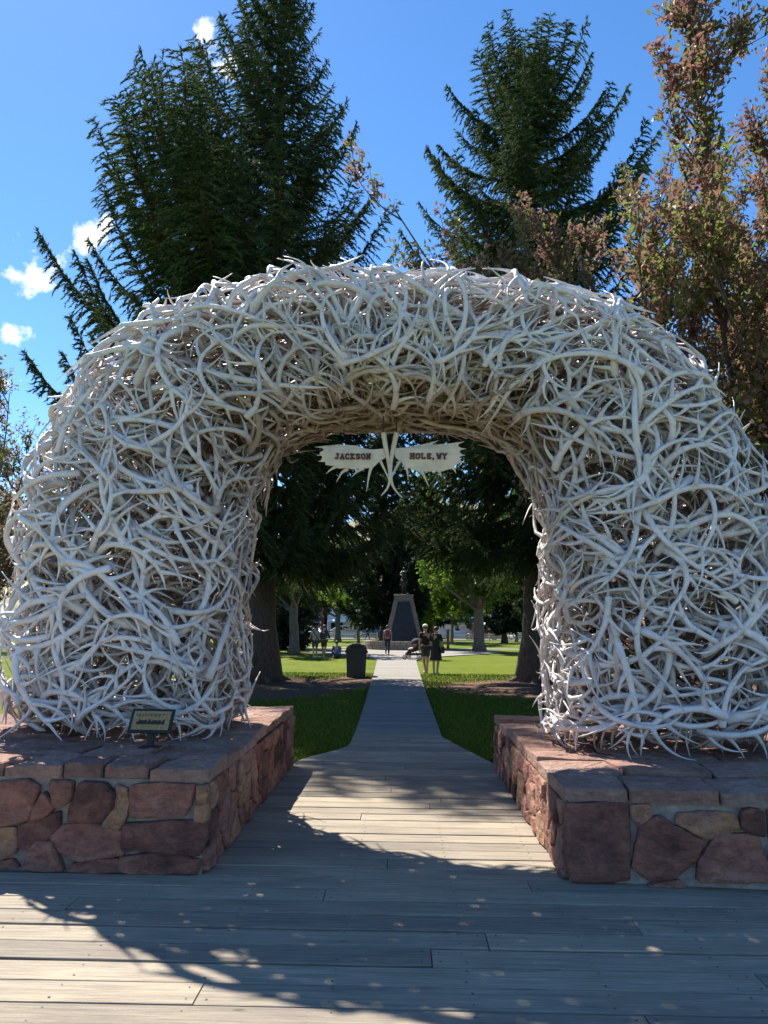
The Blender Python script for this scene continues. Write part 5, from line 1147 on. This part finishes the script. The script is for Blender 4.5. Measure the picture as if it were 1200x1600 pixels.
def umbrella(x, y, lab, s=1.0):
    root = empty('market_umbrella', (x, y, .05), lab, 'umbrella', group='white market umbrellas'); root.scale = (s,) * 3
    g = Geo(); g.add(*tube(np.array([[0, 0, 0], [0, 0, 2.75]]), .03, 6)); g.obj('pole', 'post_wood', root)
    g = Geo(); n = 8; V = [(0, 0, 2.85)]
    for r, z in ((.8, 2.62), (1.6, 2.28), (1.62, 2.05)): V += [(r * cos(2 * pi * k / n), r * sin(2 * pi * k / n), z) for k in range(n)]
    T = [(0, 1 + k, 1 + (k + 1) % n) for k in range(n)]; Q = [(1 + q * n + k, 1 + q * n + n + k, 1 + q * n + n + (k + 1) % n, 1 + q * n + (k + 1) % n) for q in range(2) for k in range(n)]
    g.add(V, Q, T); g.obj('canopy', 'canvas_white', root, smooth=False); bev_box('base', (.5, .5, .1), 'mortar', root, (0, 0, .05), .02)
umbrella(14.2, 123.5, 'white market umbrella just right of the cottonwood trunk'); umbrella(18.4, 123.8, 'white market umbrella between the white and silver cars'); umbrella(22, 123.2, 'white market umbrella nearest the big right trunk'); umbrella(-4.2, 123.4, 'white market umbrella left of the monument')
def building(x0, x1, y, h, wall, label, storeys, gable=False, awning=None, winw=1.3, dep=12):
    root = empty('town_building', ((x0 + x1) / 2, y, -.05), label, 'building', group='town buildings across the street'); W_ = x1 - x0
    V, Q = box(-W_ / 2, W_ / 2, .0, dep, 0, h); link('wall', make_mesh('wall', V, Q, smooth=False, mats=[wall]), root)
    if gable:
        bm = prism([(-W_ / 2 - .5, h - .1), (0, h + W_ * .17), (W_ / 2 + .5, h - .1), (W_ / 2 + .5, h + .15), (0, h + W_ * .17 + .28), (-W_ / 2 - .5, h + .15)], -.6, dep + .4, 'y'); bm_obj('roof', bm, 'roof_dark', root)
        bm = prism([(-W_ / 2, h), (W_ / 2, h), (0, h + W_ * .17)], .0, .2, 'y'); bm_obj('gable', bm, wall, root)
    else:
        V, Q = box(-W_ / 2 - .25, W_ / 2 + .25, -.3, dep + .2, h + .004, h + .4); link('roof', make_mesh('roof', V, Q, smooth=False, mats=['trim_white']), root)
    sh = h / storeys; n = max(2, int(W_ / 2.8)); wd = None
    for st in range(storeys):
        for k in range(n):
            cx = -W_ / 2 + W_ * (k + .5) / n; big = st == 0; ww = min(W_ / n - .5, 2.0) if big else winw; hh = 1.9 if big else 1.35; cz = st * sh + (1.35 if big else 1.6)
            if big and k == n // 2:
                d = bev_box('door', (1.1, .12, 2.2), 'post_wood', root, (cx, -.03, 1.1), .01); bev_box('handle', (.05, .08, .2), 'chrome', d, (.4, -.09, 0), .01); continue
            key = big
            f = bev_box('window', (ww + .2, .10, hh + .2), 'trim_white', root, (cx, -.035, cz), .01); bev_box('pane', (ww, .04, hh), 'window_glass', f, (0, -.045, 0), .004); bev_box('sill', (ww + .35, .18, .08), 'trim_white', f, (0, -.06, -hh / 2 - .14), .01)
    if awning:
        bm = prism([(-2.4, 2.5), (-.02, 3.1), (-.02, 3.2), (-2.45, 2.62)], -W_ / 2 + .2, W_ / 2 - .2, 'x'); bm_obj('awning', bm, awning, root)
        pm = None
        for k in range(max(2, int(W_ / 3.5)) + 1):
            xx = -W_ / 2 + .3 + (W_ - .6) * k / max(2, int(W_ / 3.5))
            o = bev_box('awning_post', (.16, .16, 2.5), 'trim_white', root, (xx, -2.3, 1.25), .01) if pm is None else link('awning_post', pm, root, (xx, -2.3, 1.25)); pm = o.data
bld = [(-62, -44, 'wall_brown', 6.5, 2, True, 'roof_dark', 'brown gabled building at the far left end of the street'), (-43, -27, 'wall_grey', 5.6, 2, False, 'canvas_white', 'grey flat roofed shop with a white awning on the left'), (-26, -13, 'wall_red', 5.2, 2, True, 'roof_dark', 'red gabled shop behind the left parked cars'), (-12.4, .5, 'wall_white', 6.2, 2, False, 'canvas_white', 'white two storey shop with a white awning left of the monument'),
       (1.2, 13, 'wall_white', 5.0, 2, True, 'roof_dark', 'white gabled building seen between monument and cottonwood'), (13.8, 28, 'wall_brown', 5.4, 2, False, 'canvas_white', 'brown shop behind the white umbrellas'), (29, 45, 'wall_grey', 6.4, 2, True, 'roof_dark', 'grey gabled building at the right of the street'), (46, 62, 'wall_white', 5.6, 2, False, 'canvas_white', 'white flat roofed building at the far right end of the street')]
for x0, x1, wl, h, st, gb, aw, lab in bld: building(x0, x1, 128, h, wl, lab, st, gb, aw)
V, Q = box(-300, 300, 122, 140, -.2, .0); link('pavement', make_mesh('pavement', V, Q, smooth=False, mats=['mortar']), kind='structure')
